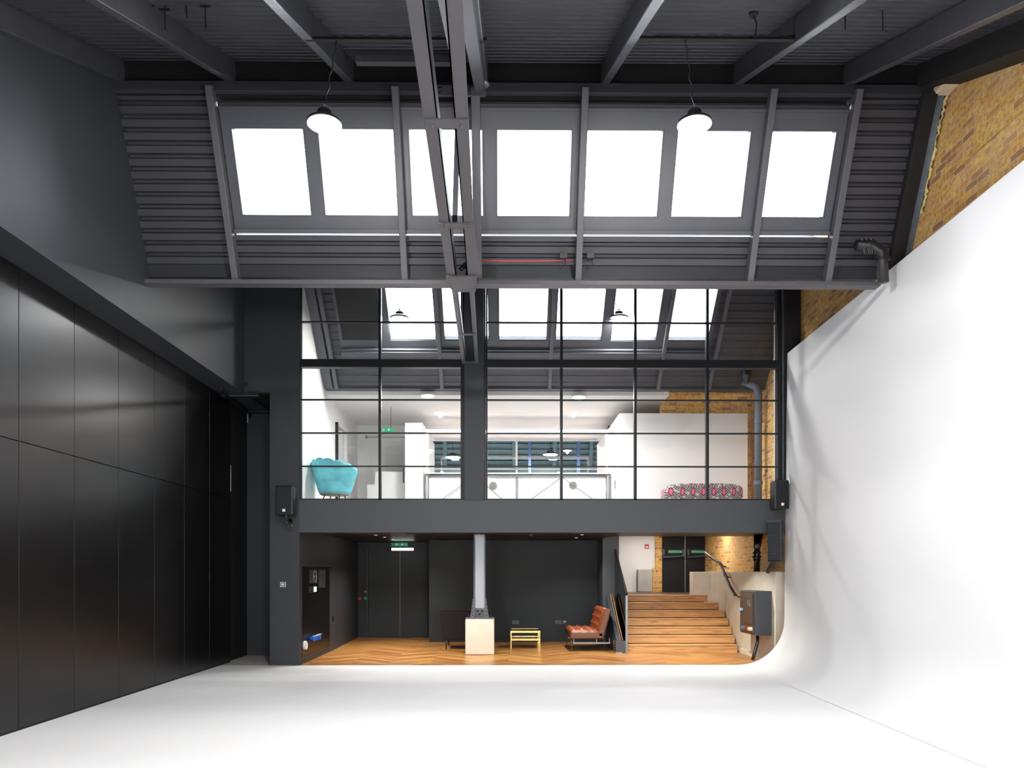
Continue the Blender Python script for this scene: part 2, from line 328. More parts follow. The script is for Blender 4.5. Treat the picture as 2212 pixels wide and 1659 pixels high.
class Frame:      # a sloping roof plane: origin (y,z), u up the slope, n into the room
    def __init__(s, O, u, n): s.O = O; s.u = u; s.n = n
    def p(s, x, t, n=0): return (x, s.O[0]+s.u[0]*t+s.n[0]*n, s.O[1]+s.u[1]*t+s.n[1]*n)
    def box(s, mb, x0, x1, t0, t1, n0, n1):
        return mb.hexa([s.p(x0, t0, n0), s.p(x1, t0, n0), s.p(x1, t0, n1), s.p(x0, t0, n1), s.p(x0, t1, n0), s.p(x1, t1, n0), s.p(x1, t1, n1), s.p(x0, t1, n1)])
    def t_at(s, py, n=0):
        k = (HORIZON-py)/F; Oy = s.O[0]+s.n[0]*n; Oz = s.O[1]+s.n[1]*n
        return (Oy*k-(Oz-EYE))/(s.u[1]-s.u[0]*k)
    def D(s, t, n=0): return s.O[0]+s.u[0]*t+s.n[0]*n
    def corr(s, mb, x0, x1, t0, t1, pitch, amp, off=0.0, gap=0.3, top=0.5):
        prof = []; t = t0; k = 0
        sh = pitch*(1-gap-top)/2
        prof.append((t0, off))
        while t < t1-1e-6:
            for dt, nn in ((pitch*top, off), (pitch*top+sh, off-amp), (pitch*(top+gap)+sh, off-amp), (pitch, off)):
                tt = t+dt
                if tt < t1: prof.append((tt, nn))
            t += pitch
        prof.append((t1, prof[-1][1]))
        A = [mb.b.verts.new(s.p(x0, a, b)) for a, b in prof]; B = [mb.b.verts.new(s.p(x1, a, b)) for a, b in prof]
        for i in range(len(prof)-1): mb.b.faces.new([A[i], B[i], B[i+1], A[i+1]])
        return mb

def roofline(lo, y0=-6.7, y1=22.0):
    pts = [(-6.7, 6.02), (-1.92, 8.12), (-1.70, 8.12), (-0.85, 6.08), (3.78, 8.12), (4.0, 8.12), (4.85, 6.08), (9.48, 8.12), (9.7, 8.12), (10.55, 6.02), (13.9, 8.0), (14.15, 8.0), (16.1, 6.08), (22.0, 6.08)]
    out = [p for p in pts if y0 <= p[0] <= y1]
    if y1 < 22.0: out.append((y1, 5.9))
    return [(y0, lo)]+out+[(y1, lo)]
# ================================================================== SHELL
XL, XP, XB, XR = -4.80, -5.24, -4.80, 5.50        # bulkhead wall, panel wall, brick gable
DF = 14.1                                         # facade
REAR = -6.7
XJL, XGL, XGR = AX(583, DF), AX(647, DF), AX(1684, DF)
struct(MB().box(XP-0.3, 5.6, REAR, DF, -0.2, 0).build('floor', 'white'))
struct(MB().box(-3.95, 5.6, DF, 21.2, -0.2, -0.001).build('floor', 'parquet'))
struct(MB().box(XP-0.3, -3.95, DF, 16.2, -0.2, -0.002).build('floor', 'cfloor'))
struct(MB().box(-5.6, 5.7, REAR-0.2, REAR, 0, 6.1).build('wall_rear', 'black'))
# left: bulkhead wall over the panels
struct(MB().prism(roofline(5.0, y1=16.3), 'x', -5.7, XL).build('wall_left', 'black'))
struct(MB().box(-5.7, XP-0.10, REAR, 16.3, 0, 5.0).build('wall_left_back', 'recess'))
struct(MB().box(XP-0.1, XJL+0.05, 15.85, 16.0, 0, 5.15).build('wall_alcove', 'black'))
struct(MB().box(XL-0.05, -4.0, DF+0.2, 16.0, 5.05, 5.15).build('ceiling_alcove', 'recess'))
# facade plaster, jamb, band
fw = MB()
fw.box(XL-0.02, XGL, DF, DF+0.2, AZ(849, DF), 7.9)          # above the alcove
fw.box(XJL, XGL, DF, DF+0.2, 0, AZ(849, DF)); fw.box(XJL, -4.02, DF+0.2, 16.0, 0, 5.05)                   # jamb
struct(fw.build('wall_facade', 'black'))
ZSILL = AZ(1080, DF); ZSOF = AZ(1150, DF)
struct(MB().box(XGL, 5.5, DF, DF+0.3, ZSOF, ZSILL).build('wall_band', 'fascia'))
struct(MB().box(XGR, 5.48, DF+0.02, DF+0.25, ZSILL, 7.9).build('wall_facade_right', 'recess'))
struct(MB().box(XGL, XGR, DF, DF+0.2, 7.25, 7.9).build('wall_facade_top', 'black'))
# brick gable
gb = MB(); gb.prism(roofline(0), 'x', XR, XR+0.3)
struct(gb.build('wall_right', 'brick'))
gb = MB(); gb.box(XR-0.055, XR, REAR, 9.62, 3.0, 6.55); gb.box(XR-0.055, XR, 9.62, 10.9, 3.0, 6.40)
struct(gb.build('wall_right_lower', 'brick'))
# ================================================================== CYCLORAMA
def cyc():
    R = 0.85; prof = []
    def xw(D): return AX(1694, DF)-0.017*(DF-D)
    def pt(a, D):    # a 0..1 along arc then wall
        if a <= 0.5:
            th = a/0.5*PI/2; x = xw(D)-R+R*math.sin(th); z = R-R*math.cos(th)
        else: x = xw(D)+0.05*(a-0.5)/0.5; z = R+(5.76-R)*(a-0.5)/0.5
        return x, z
    mb = MB(); na, nd = 48, 24
    DD = [REAR+(DF-0.01-REAR)*j/nd for j in range(nd+1)]
    inner = []; outer = []
    for D in DD:
        i_, o_ = [], []
        for k in range(na+1):
            x, z = pt(k/na, D)
            i_.append(mb.b.verts.new((x, D, z+0.004))); o_.append(mb.b.verts.new((x+0.03+0.02*(k/na), D, max(z-0.03*(1-min(1, k/na*2)), 0.0012))))
        inner.append(i_); outer.append(o_)
    for j in range(nd):
        for k in range(na):
            mb.b.faces.new([inner[j][k], inner[j+1][k], inner[j+1][k+1], inner[j][k+1]])
            mb.b.faces.new([outer[j][k], outer[j][k+1], outer[j+1][k+1], outer[j+1][k]])
        mb.b.faces.new([inner[j][na], inner[j+1][na], outer[j+1][na], outer[j][na]])
    for k in range(na):
        mb.b.faces.new([inner[nd][k], outer[nd][k], outer[nd][k+1], inner[nd][k+1]]); mb.b.faces.new([inner[0][k], inner[0][k+1], outer[0][k+1], outer[0][k]])
    o = mb.build('cyclorama', 'cyc')
    for p in o.data.polygons: p.use_smooth = abs(p.normal.y) < 0.5 and abs(p.normal.z) < 0.999
    md = o.modifiers.new('es', 'EDGE_SPLIT'); md.split_angle = math.radians(30)
    tag(o, 'tall smooth white studio backdrop wall curving up out of the floor at right', 'backdrop')
cyc()
# ================================================================== ROOF
ANG = math.atan(2.15); CA, SA = math.cos(ANG), math.sin(ANG)
def far_frame(vD, vz=5.72, ang=ANG):
    c, s = math.cos(ang), math.sin(ang); return Frame((vD-0.04, vz), (-c, s), (-s, -c))
NB = math.atan(0.433)
def near_frame(rD, rz, ang=NB):     # origin at the ridge, u runs DOWN the slope towards the camera
    c, s = math.cos(ang), math.sin(ang); return Frame((rD, rz), (-c, -s), (s, -c))
sky_n = [0]
def skylight(fr, x0, x1, t0, t1, dep=0.13, fwid=0.035, label=None):
    sky_n[0] += 1
    r = sroot('window_%d' % sky_n[0], fr.p((x0+x1)/2, t0, 0))
    mb = MB()
    fr.box(mb, x0-0.02, x0, t0-0.02, t1+0.02, -dep, 0.01); fr.box(mb, x1, x1+0.02, t0-0.02, t1+0.02, -dep, 0.01)
    fr.box(mb, x0, x1, t0-0.02, t0, -dep, 0.01); fr.box(mb, x0, x1, t1, t1+0.02, -dep, 0.01)
    mb.build('window_frame', 'board', r)
    mb = MB(); fr.box(mb, x0-0.01, x1+0.01, t0-0.01, t1+0.01, -dep-0.012, -dep); mb.build('pane', 'skyglass', r)
    return r
rn = [0]
def rafters(fr, xs, t0, t1, w, d, nm, labels, grp, m='steel'):
    for x, lb in zip(xs, labels):
        mb = MB(); fr.box(mb, x-w/2, x+w/2, t0, t1, 0.0, d); o = mb.build(nm, m, bevel=0.006)
        tag(o, lb, 'rafter', grp)
def cover(fr, x0, x1, t0, t1, holes, off=-0.02):
    """flat boards around holes (x0,x1) that share t range (h0,h1)"""
    pass
def bay(vprev, rD, vD, first=False, visible=False, win=None, t_w=None, rz=8.02, far_ang=ANG, near_ang=NB, xl=XL-0.1, xr=XR, gl_ledge=True):
    # near slope deck
    nf = near_frame(rD+0.10, rz+0.056, near_ang); L = (rD+0.10-vprev-0.05)/math.cos(near_ang)
    mb = MB(); nf.corr(mb, xl, xr, 0, L, 0.17, 0.035, gap=0.14, top=0.72); struct(mb.build('ceiling_deck', 'deck'))
    return nf, L
# ---- bay A (over the camera's view)
nfA, LA = bay(4.7, 9.48, 10.4)
fA = far_frame(10.4)
TA = lambda y: fA.t_at(y)
tw0, tw1 = TA(466), TA(281); tb0, tb1 = TA(497), TA(240); ttop = TA(195); tbot = TA(572)
winpx = [(525, 672), (704, 859), (892, 1043), (1075, 1229), (1262, 1418), (1450, 1600), (1640, 1777)]
winx = [(AX(a, fA.D(tw0)), AX(b, fA.D(tw0))) for a, b in winpx]
XS0, XS1 = AX(509, fA.D(tb0)), AX(1790, fA.D(tb0))
def far_slope(fr, winx, xs0, xs1, tw0, tw1, tb0, tb1, tbot, ttop, xl, xr, m='deck', pitch=0.145, amp=0.075, gapd=0.072):
    mb = MB()
    fr.corr(mb, xl, xs0, tbot, ttop, pitch, amp, gap=0.22, top=0.55); fr.corr(mb, xs1, xr, tbot, ttop, pitch, amp, gap=0.22, top=0.55)
    fr.corr(mb, xs0, xs1, tbot, tb0-gapd, pitch, amp, gap=0.22, top=0.55); fr.corr(mb, xs0, xs1, tb1, ttop, pitch, amp, gap=0.22, top=0.55)
    struct(mb.build('ceiling_slope', m))
    mb = MB(); e = 0.02
    fr.box(mb, xs0, xs1, tb0, tw0-e, -0.13, 0.02); fr.box(mb, xs0, xs1, tw1+e, tb1, -0.13, 0.02)
    edges = [xs0]+[v for a, b in winx for v in (a-e, b+e)]+[xs1]
    for i in range(0, len(edges), 2): fr.box(mb, edges[i], edges[i+1], tw0-e, tw1+e, -0.13, 0.02)
    # kerb boards: slight ledge at the foot and a drip board at the head
    fr.box(mb, xs0, xs1, tb0-0.05, tb0, -0.1, 0.075)
    fr.box(mb, xs0, xs1, tb1, tb1+0.03, -0.1, 0.05)
    struct(mb.build('trim_%d' % (sky_n[0]+1), 'board'))
    for a, b in winx: skylight(fr, a, b, tw0, tw1)
far_slope(fA, winx, XS0, XS1, tw0, tw1, tb0, tb1, tbot, ttop, XL-0.05, XR)
dR = fA.D(0.02); 
rx = [AX(515, fA.D(TA(606)))+0.0, AX(876, 10.33), AX(1248, 10.33), AX(1617, 10.33), AX(1784, 10.33)]
rafters(fA, rx, TA(608), TA(191), 0.085, 0.15, 'skylight_rafter',
        ['steel rafter at the left end of the upper skylight row', 'steel rafter between the second and third upper skylights',
         'steel rafter between the fourth and fifth upper skylights, right of the truss', 'steel rafter between the sixth and last upper skylights', 'steel rafter at the right end of the upper skylight row'], 'sloping rafters across the upper skylights')
mb = MB(); fA.box(mb, -0.42, -0.31, TA(600), TA(190), 0, 0.12); tag(mb.build('skylight_rafter', 'steel', bevel=0.006), 'steel rafter just right of the central roof truss chord', 'rafter', 'sloping rafters across the upper skylights')
# gutter
g = MB(); g.box(XL-0.05, 5.04, 10.33, 10.6, 5.69, 6.0); g.box(5.04, XR, 10.33, 10.6, 5.80, 6.0); tag(g.build('valley_gutter', 'black'), 'dark boxed gutter beam below the upper skylight row', 'gutter')
g = MB(); g.box(XL-0.0, 5.04, 10.20, 10.36, AZ(614, 10.2), AZ(614, 10.2)+0.055); tag(g.build('gutter_flange', 'steel', bevel=0.004), 'pale steel flange along the bottom of the upper gutter', 'beam')
# ridge
g = MB(); g.box(XL-0.05, XR, 9.47, 9.6, 7.6, 8.08); struct(g.build('trim_20', 'recess'))
g = MB(); g.box(XL-0.05, XR, 9.40, 9.50, AZ(199, 9.4), AZ(178, 9.4)); tag(g.build('ridge_beam', 'deck', bevel=0.004), 'long grey ridge beam above the upper skylight row', 'beam')
# joists of bay A near slope
jx = [(-4.74, 'against the left wall'), (AX(505, 9.4)-0.05, 'second from the left wall'), (AX(762, 9.4)-0.05, 'left of the roof truss'), (AX(1043, 9.4), 'directly right of the roof truss'),
      (AX(1303, 9.4)+0.03, 'first to the right of the truss'), (AX(1588, 9.4)+0.04, 'crossing the right end of the lamp rail'), (AX(1827, 9.4)+0.04, 'third from the brick gable')]
for i, (x, lb) in enumerate(jx):
    mb = MB(); wj = 0.10 if i != 3 else 0.12
    nfA.box(mb, x-wj/2, x+wj/2, 0.16, LA, 0.0, 0.245); tag(mb.build('ceiling_joist', 'timber', bevel=0.008), 'dark painted timber roof joist '+lb, 'joist', 'timber joists under the corrugated roof')
mb = MB(); nfA.box(mb, 5.12, XR-0.002, 0.16, LA, 0.0, 0.27); tag(mb.build('ceiling_joist', 'recess'), 'black edge joist resting against the brick gable', 'joist', 'timber joists under the corrugated roof')
# noggin
mb = MB(); D0 = 8.9; mb.box(AX(768, D0), -0.62, D0, D0+0.08, AZ(135, D0), AZ(120, D0)); tag(mb.build('cross_batten', 'steel'), 'short grey cross batten under the roof left of the truss', 'batten')
mb = MB(); c = nfA; mb.lathe([(0.07, 0), (0.085, 0.02), (0.07, 0.04), (0.05, 0.05)], (AX(1043, 9.3), 9.3, AZ(186, 9.3)), 16); tag(mb.build('joist_hanger', 'grey', smooth=True), 'round grey steel cap at the end of the central joist', 'bracket')
# ---- bays behind the camera
def plain_bay(vprev, rD, vD):
    nf, L = bay(vprev, rD, vD)
    fr = far_frame(vD)
    far_slope(fr, [(a, b) for a, b in winx], XS0, XS1, tw0, tw1, tb0, tb1, 0.1, ttop, XL-0.05, XR)
    struct(MB().box(XL-0.05, XR, rD-0.01, rD+0.12, 7.6, 8.1).build('trim_%d' % (30+int(abs(rD))), 'recess'))
    struct(MB().box(XL-0.05, XR, vD-0.07, vD+0.2, 5.6, 6.05).build('trim_%d' % (40+int(abs(vD))), 'deck'))
    fr_p = fr.p(0, (tw0+tw1)/2, -0.3)
    return fr
fZ = plain_bay(-1.0, 3.78, 4.7); fY = plain_bay(-6.7, -1.92, -1.0)
# ---- bay B (over the mezzanine)
AB = math.atan(0.97); VB = 16.1
fB = Frame((VB, 5.62), (-math.cos(AB), math.sin(AB)), (-math.sin(AB), -math.cos(AB)))
NBB = math.atan((8.0-5.95)/(14.0-10.55))
nfB = Frame((14.05, 7.95), (-math.cos(NBB), -math.sin(NBB)), (math.sin(NBB), -math.cos(NBB)))
mb = MB(); nfB.corr(mb, XL-0.1, XR, 0, (14.02-10.55)/math.cos(NBB), 0.19, 0.045, gap=0.32, top=0.4); struct(mb.build('ceiling_deck', 'deck'))
TB = lambda y: fB.t_at(y)
bw0 = TB(733); bb0 = TB(752); bw1 = TB(612)+0.12; bb1 = bw1+0.2; btop = (14.0-VB)/fB.u[0]-0.02
dB = fB.D(bw0)
winb = [(845, 941), (961, 1055), (1079, 1180), (1201, 1298), (1320, 1416), (1441, 1528)]
winbx = [(AX(a, dB), AX(b, dB)) for a, b in winb]
far_slope(fB, winbx, AX(734, dB), AX(1536, dB), bw0, bw1, bb0, bb1, 0.02, btop, -3.95, XR, m='deck', pitch=0.16, amp=0.012, gapd=0.0)
ledge = MB(); fB.box(ledge, AX(734, dB), AX(1536, dB), bb0-0.16, bb0-0.05, -0.02, 0.10); struct(ledge.build('trim_50', 'board'))
blind = MB(); fB.box(blind, AX(741, dB), AX(826, dB), bw0, bw1, 0.02, 0.045); tag(blind.build('blackout_blind', 'recess'), 'dark closed blind over the leftmost mezzanine skylight', 'blind')
rbx = [AX(728, fB.D(0.05)), AX(955, fB.D(0.05)), AX(1187, fB.D(0.05)), AX(1421, fB.D(0.05)), AX(1530, fB.D(0.05))]
rafters(fB, rbx, 0.0, btop, 0.075, 0.11, 'mezzanine_rafter', ['pale steel rafter at the left end above the turquoise chair side', 'steel rafter in the mezzanine roof left of the central post',
        'steel rafter in the mezzanine roof right of the central post', 'steel rafter behind the right hanging lamp in the mezzanine roof', 'steel rafter at the right end of the mezzanine skylights'], 'sloping rafters of the mezzanine roof')
eb = MB(); fB.box(eb, -3.82, -3.62, 0, btop, 0.0, 0.06); tag(eb.build('verge_board', 'steel'), 'dark sloping edge board where mezzanine roof meets the white wall', 'board')
g = MB(); g.box(-3.95, XR, VB-0.02, VB+0.25, 5.58, 5.86); tag(g.build('mezzanine_gutter', 'deck'), 'dark gutter beam at the foot of the mezzanine skylights', 'gutter')
struct(MB().box(XL-0.05, XR, 13.98, 14.16, 7.62, 7.96).build('trim_51', 'recess'))
# sloping black verge at the gable with slate packing and foam
v = MB(); fA.box(v, 5.16, 5.34, TA(600), ttop, 0.0, 0.10); tag(v.build('gable_verge_beam', 'recess', bevel=0.004), 'black sloping steel beam where upper roof meets the brick gable', 'beam')
v = MB(); fA.box(v, 5.35, 5.44, 0.25, ttop+0.06, 0.0, 0.06); tag(v.build('slate_packing', 'slate'), 'thin grey slate strip wedged beside the black verge beam', 'packing')
pts = []; rs = []
for i in range(60):
    t = 0.3+(ttop-0.3)*i/59; pts.append(Vector(fA.p(5.465+0.012*random.uniform(-1, 1), t, 0.05+0.02*random.uniform(-1, 1)))); rs.append(random.uniform(0.008, 0.026))
v = MB(); v.tube(pts, 0.02, 8, rs=rs); tag(v.build('foam_seal', 'foam', smooth=True), 'knobbly bead of yellowed foam along the brick gable edge', 'sealant')
v = MB(); v.box(5.3, 5.5, 9.15, 9.42, AZ(186, 9.3)-0.02, AZ(172, 9.3)); v.b.verts.ensure_lookup_table()
tag(v.build('padstone', 'lens', bevel=0.02), 'small pale stone pad under the ridge beam at the brick gable', 'stone')
# ================================================================== PORTALS (daylight sampling)
def portal(fr, t0, t1, x0, x1, n=-0.2):
    c = Vector(fr.p((x0+x1)/2, (t0+t1)/2, n)); nn = Vector((0, fr.n[0], fr.n[1])); uu = Vector((0, fr.u[0], fr.u[1]))
    o = area('skylight_portal', c, (0, 0, 0), x1-x0, t1-t0, 1, portal=True)
    xax = Vector((1, 0, 0)); zax = -nn; yax = zax.cross(xax); o.rotation_euler = Matrix((xax, yax, zax)).transposed().to_euler()
portal(fA, tw0, tw1, winx[0][0], winx[-1][1]); portal(fZ, tw0, tw1, winx[0][0], winx[-1][1]); portal(fY, tw0, tw1, winx[0][0], winx[-1][1])
portal(fB, bw0, bw1, winbx[0][0], winbx[-1][1])

# ================================================================== CENTRAL TRUSS
def truss():
    ZC = 5.55
    r = thing('roof_truss', (-0.53, 10.2, ZC), 'central grey steel lattice truss running overhead from camera to the glazed wall', 'truss')
    def xc(D): return -0.475-0.0186*(D-5.13)
    for s, nm in ((-1, 'chord_channel'), (1, 'chord_channel')):
        def q(D, a, z): return (xc(D)+s*a, D, z)
        mb = MB()
        for (D0, D1, a0, a1) in ((-3, 10.0, 0.07, 0.19),):
            # bottom flange plate and outer web
            mb.hexa([q(D0, a0, ZC), q(D0, a1, ZC), q(D1, a1, ZC), q(D1, a0, ZC), q(D0, a0, ZC+.012), q(D0, a1, ZC+.012), q(D1, a1, ZC+.012), q(D1, a0, ZC+.012)])
            mb.hexa([q(D0, a0, ZC), q(D0, a0+.012, ZC), q(D1, a0+.012, ZC), q(D1, a0, ZC), q(D0, a0, ZC+.2), q(D0, a0+.012, ZC+.2), q(D1, a0+.012, ZC+.2), q(D1, a0, ZC+.2)])
        mb.build(nm, 'steel', r)
        mb = MB(); D0, D1 = 10.0, DF+0.02; a0, a1 = 0.075, 0.152
        mb.hexa([q(D0, a0, ZC), q(D0, a1, ZC), q(D1, a1, ZC), q(D1, a0, ZC), q(D0, a0, ZC+.012), q(D0, a1, ZC+.012), q(D1, a1, ZC+.012), q(D1, a0, ZC+.012)])
        mb.hexa([q(D0, a0, ZC), q(D0, a0+.01, ZC), q(D1, a0+.01, ZC), q(D1, a0, ZC), q(D0, a0, ZC+.15), q(D0, a0+.01, ZC+.15), q(D1, a0+.01, ZC+.15), q(D1, a0, ZC+.15)])
        mb.build(nm, 'steel', r)
    for D, wd, ln in ((6.53, 0.185, 0.13), (8.45, 0.185, 0.13), (4.6, 0.185, 0.13), (2.5, 0.185, 0.13), (12.3, 0.15, 0.08), (13.95, 0.15, 0.08)):
        mb = MB(); mb.box(xc(D)-wd, xc(D)+wd, D-ln/2, D+ln/2, ZC-0.014, ZC-0.001); p = mb.build('batten_plate', 'steel', r)
        if wd > 0.16:
            for sx in (-1, 1):
                for sy in (-1, 1):
                    mb = MB(); mb.dome((xc(D)+sx*0.125, D+sy*0.032, ZC-0.014), 0.017, (0, 0, -1)); mb.build('rivet', 'steel', p, smooth=True)
    # gusset at the splice
    x = xc(10.0); mb = MB(); mb.prism([(x-0.2, 9.87), (x+0.19, 9.87), (x+0.19, 10.15), (x+0.16, 10.42), (x-0.14, 10.42), (x-0.2, 10.15)], 'z', ZC-0.02, ZC-0.002)
    gp = mb.build('gusset_plate', 'steel', r)
    for sx in (-1, 1):
        for k in range(6):
            mb = MB(); mb.dome((x+sx*(0.165-0.012*max(0, k-3)), 9.94+k*0.085, ZC-0.02), 0.014, (0, 0, -1)); mb.build('rivet', 'steel', gp, smooth=True)
    # web members
    def P(D, z, dx=0): return (xc(9)+dx, D, z)
    top = lambda D: 7.72-0.433*(9.45-D)
    for a, b in ((P(4.4, ZC+0.1, 0.07), P(9.2, 7.5, 0.03)),): mb = MB(); mb.bar(a, b, 0.085, 0.10); mb.build('diagonal', 'steel', r)
    mb = MB(); mb.bar(P(9.9, ZC+0.1, 0.1), P(9.35, 7.62, 0.02), 0.09, 0.07, (0, 1, 0)); mb.build('ridge_post', 'steel', r)
    mb = MB(); mb.bar(P(4.7, top(4.7)-0.05, 0.24), P(9.42, top(9.42)-0.03, 0.24), 0.12, 0.12); mb.build('top_chord', 'steel', r)
    mb = MB(); mb.bar(P(8.6, ZC+0.05, -0.02), P(9.3, 7.55, -0.02), 0.06, 0.05, (0, 1, 0)); mb.build('strut', 'steel', r)
    mb = MB(); mb.box(-0.86, -0.24, 9.36, 9.40, AZ(206, 9.36), AZ(184, 9.36)); p = mb.build('cleat', 'steel', r)
    for dx in (-0.8, -0.3):
        for dz in (0.03, 0.09):
            mb = MB(); mb.dome((dx, 9.36, AZ(206, 9.36)+dz), 0.016, (0, -1, 0)); mb.build('bolt', 'darkm', p, smooth=True)
    mb = MB(); mb.tube([P(9.85, 5.62, -0.02), P(9.95, 5.72, 0.03), P(10.1, 5.7, 0.06), P(10.2, 5.6, 0.03)], 0.03, 8); mb.build('cable_loop', 'darkm', r, smooth=True)
truss()

# ================================================================== MEZZANINE GLAZING
def glazing():
    r = sroot('window_40', (0, DF, ZSILL))
    G = DF+0.06; TOPZ = 7.25
    X0, X1 = AX(649, DF), AX(1681, DF); PL, PR = AX(995, DF), AX(1053, DF)
    zt0, zt1 = AZ(794, DF), AZ(777, DF)
    mb = MB(); mb.box(X0-0.06, X0+0.0, G-0.04, G+0.05, ZSILL, TOPZ); mb.box(X1, X1+0.06, G-0.05, G+0.05, ZSILL, TOPZ)
    mb.box(X0, X1, G-0.05, G+0.05, ZSILL, ZSILL+0.025); mb.box(X0, X1, G-0.04, G+0.05, TOPZ-0.06, TOPZ)
    mb.box(X0, X1, G-0.075, G+0.06, zt0, zt1); mb.build('window_frame', 'frame', r)
    mb = MB(); mb.box(X1+0.07, X1+0.1, DF-0.02, DF+0.02, ZSILL, TOPZ); mb.build('edge_trim', 'ecase', r)
    mull = [820, 1213, 1373, 1529]
    for px in mull:
        x = AX(px, DF); mb = MB(); mb.box(x-0.024, x+0.024, G-0.05, G+0.05, ZSILL, zt0); mb.box(x-0.024, x+0.024, G-0.05, G+0.05, zt1, TOPZ); mb.build('mullion', 'frame', r)
    zb = [AZ(1007, DF), AZ(935, DF), AZ(863, DF), AZ(695, DF)]
    for z in zb:
        for a, b in ((X0, PL), (PR, X1)):
            mb = MB(); mb.box(a, b, G-0.03, G+0.03, z-0.012, z+0.012); mb.build('glazing_bar', 'frame', r)
    xs = [(X0, AX(820, DF)), (AX(820, DF), PL), (PR, AX(1213, DF)), (AX(1213, DF), AX(1373, DF)), (AX(1373, DF), AX(1529, DF)), (AX(1529, DF), X1)]
    zs = [(ZSILL, zb[0]), (zb[0], zb[1]), (zb[1], zb[2]), (zb[2], zt0), (zt1, zb[3]), (zb[3], TOPZ)]
    for a, b in xs:
        for c, d in zs:
            mb = MB(); tl = random.uniform(-0.0009, 0.0009)
            y = G+0.0
            mb.b.faces.new([mb.b.verts.new(q) for q in ((a, y-tl, c), (b, y+tl, c), (b, y+tl, d), (a, y-tl, d))]); mb.build('pane', 'glass', r)
    # central cased post
    p = sroot('trim_60', (0, DF, ZSILL))
    mb = MB(); mb.box(PL+0.07, PR-0.07, DF-0.04, DF+0.25, ZSILL, TOPZ); mb.build('casing', 'black', p)
    for a, b in ((PL, PL+0.03), (PL+0.035, PL+0.065), (PR-0.065, PR-0.035), (PR-0.03, PR)):
        mb = MB(); mb.box(a, b, DF-0.01, DF+0.12, ZSILL, TOPZ); mb.build('casing_strip', 'frame', p)
glazing()
# ================================================================== LEFT PANEL WALL
joints = [14.65-1.062*k for k in range(14)]
for k in range(13):
    d1, d0 = joints[k], joints[k+1]
    words = ['the far end beside the alcove', 'second from the alcove', 'third from the alcove', 'fourth from the alcove', 'fifth from the alcove', 'sixth from the alcove', 'seventh from the alcove, nearest in view']
    r = thing('folding_wall_panel', (XP-0.04, (d0+d1)/2, 0), 'tall black satin folding wall panel, '+(words[k] if k < 7 else 'beside and behind the camera %s' % ['first', 'second', 'third', 'fourth', 'fifth', 'sixth'][k-7]), 'wall panel', 'black folding wall panels along the left side')
    MB().box(XP-0.08, XP, d0+0.004, d1-0.004, 0.03, 3.118).build('lower_panel', 'panel', r, bevel=0.003)
    MB().box(XP-0.08, XP, d0+0.004, d1-0.004, 3.126, 4.995).build('upper_panel', 'panel', r, bevel=0.003)
    MB().box(XP-0.07, XP-0.01, d0+0.004, d1-0.004, 0.0, 0.03).build('floor_seal', 'recess', r)
mb = MB(); mb.box(XP-0.3, XP, REAR, joints[-1]+0.0, 0, 5.0); struct(mb.build('wall_left_rear', 'black'))
mb = MB(); mb.tube([(XP+0.012, 14.60, 3.25), (XP+0.02, 14.58, 3.5), (XP+0.012, 14.6, 3.75)], 0.006, 6); tag(mb.build('panel_edge_bolt', 'grey'), 'thin pale bolt running up the last panel beside the alcove', 'bolt')
# header track in the alcove
r = thing('track_gantry', (AX(530, DF), DF, AZ(870, DF)), 'black sliding track gantry at the top of the dark alcove', 'track')
MB().box(AX(478, DF), AX(560, DF), DF-0.02, DF+0.12, AZ(858, DF), AZ(848, DF)).build('header_rail', 'darkm', r)
MB().box(AX(482, DF), AX(558, DF), DF-0.022, DF-0.015, AZ(857, DF), AZ(856, DF)).build('rail_edge', 'grey', r)
mb = MB(); mb.bar((XP+0.2, 13.6, 4.97), (AX(540, 15.8), 15.8, 4.93), 0.05, 0.06); mb.build('side_rail', 'darkm', r)
MB().box(AX(520, 15.6), AX(583, 15.6), 15.55, 15.62, AZ(893, 15.6), AZ(886, 15.6)).build('rear_rail', 'darkm', r)
mb = MB(); mb.tube([(AX(535, 15.4), 15.4, 4.9), (AX(535, 15.4), 15.4, 4.72)], 0.015, 8); mb.build('hanger_bolt', 'grey', r)
mb = MB(); mb.lathe([(0.02, -0.03), (0.035, 0), (0.02, 0.03)], (AX(533, DF), DF-0.05, AZ(832, DF)), 12, 'y'); tag(mb.build('cable_gland', 'darkm'), 'small black gland on the wall above the alcove gantry', 'fitting')

# ================================================================== LOWER ROOM
DB = 20.3; DC = 18.9
struct(MB().prism([(-4.1, DF+0.2), (-3.79, DF+0.2), (-3.79, 16.8), (-3.90, DB), (-4.1, DB)], 'z', 0, 2.9).build('wall_lower_left', 'black'))
struct(MB().box(-4.1, AX(927, DC)+0.05, DB, DB+0.2, 0, 2.9).build('wall_lower_back', 'blue'))
struct(MB().box(AX(927, DC), AX(1303, DC), DC, DC+1.6, 0, 2.9).build('wall_lower_centre', 'blue'))
struct(MB().box(AX(1302, 17.9), AX(1337, 17.9), 17.9, 21.0, 0, 2.9).build('wall_stair', 'ecase'))
struct(MB().box(-3.95, 5.5, DF+0.3, 16.8, ZSOF+0.06, ZSOF+0.2).build('ceiling_lower', 'darkm'))
struct(MB().box(-3.95, AX(1302, 17.9)+0.02, 16.8, 21.2, ZSOF+0.06, ZSOF+0.2).build('ceiling_lower_rear', 'darkm'))
struct(MB().box(2.4, 5.5, 21.0, 21.2, 0, 2.9).build('wall_stair_back', 'wallw'))
# slot in soffit
tag(MB().box(AX(880, 15.6), AX(1330, 15.6), 15.55, 15.62, ZSOF+0.045, ZSOF+0.058).build('ceiling_slot', 'recess'), 'long dark ventilation slot in the low black ceiling', 'vent')
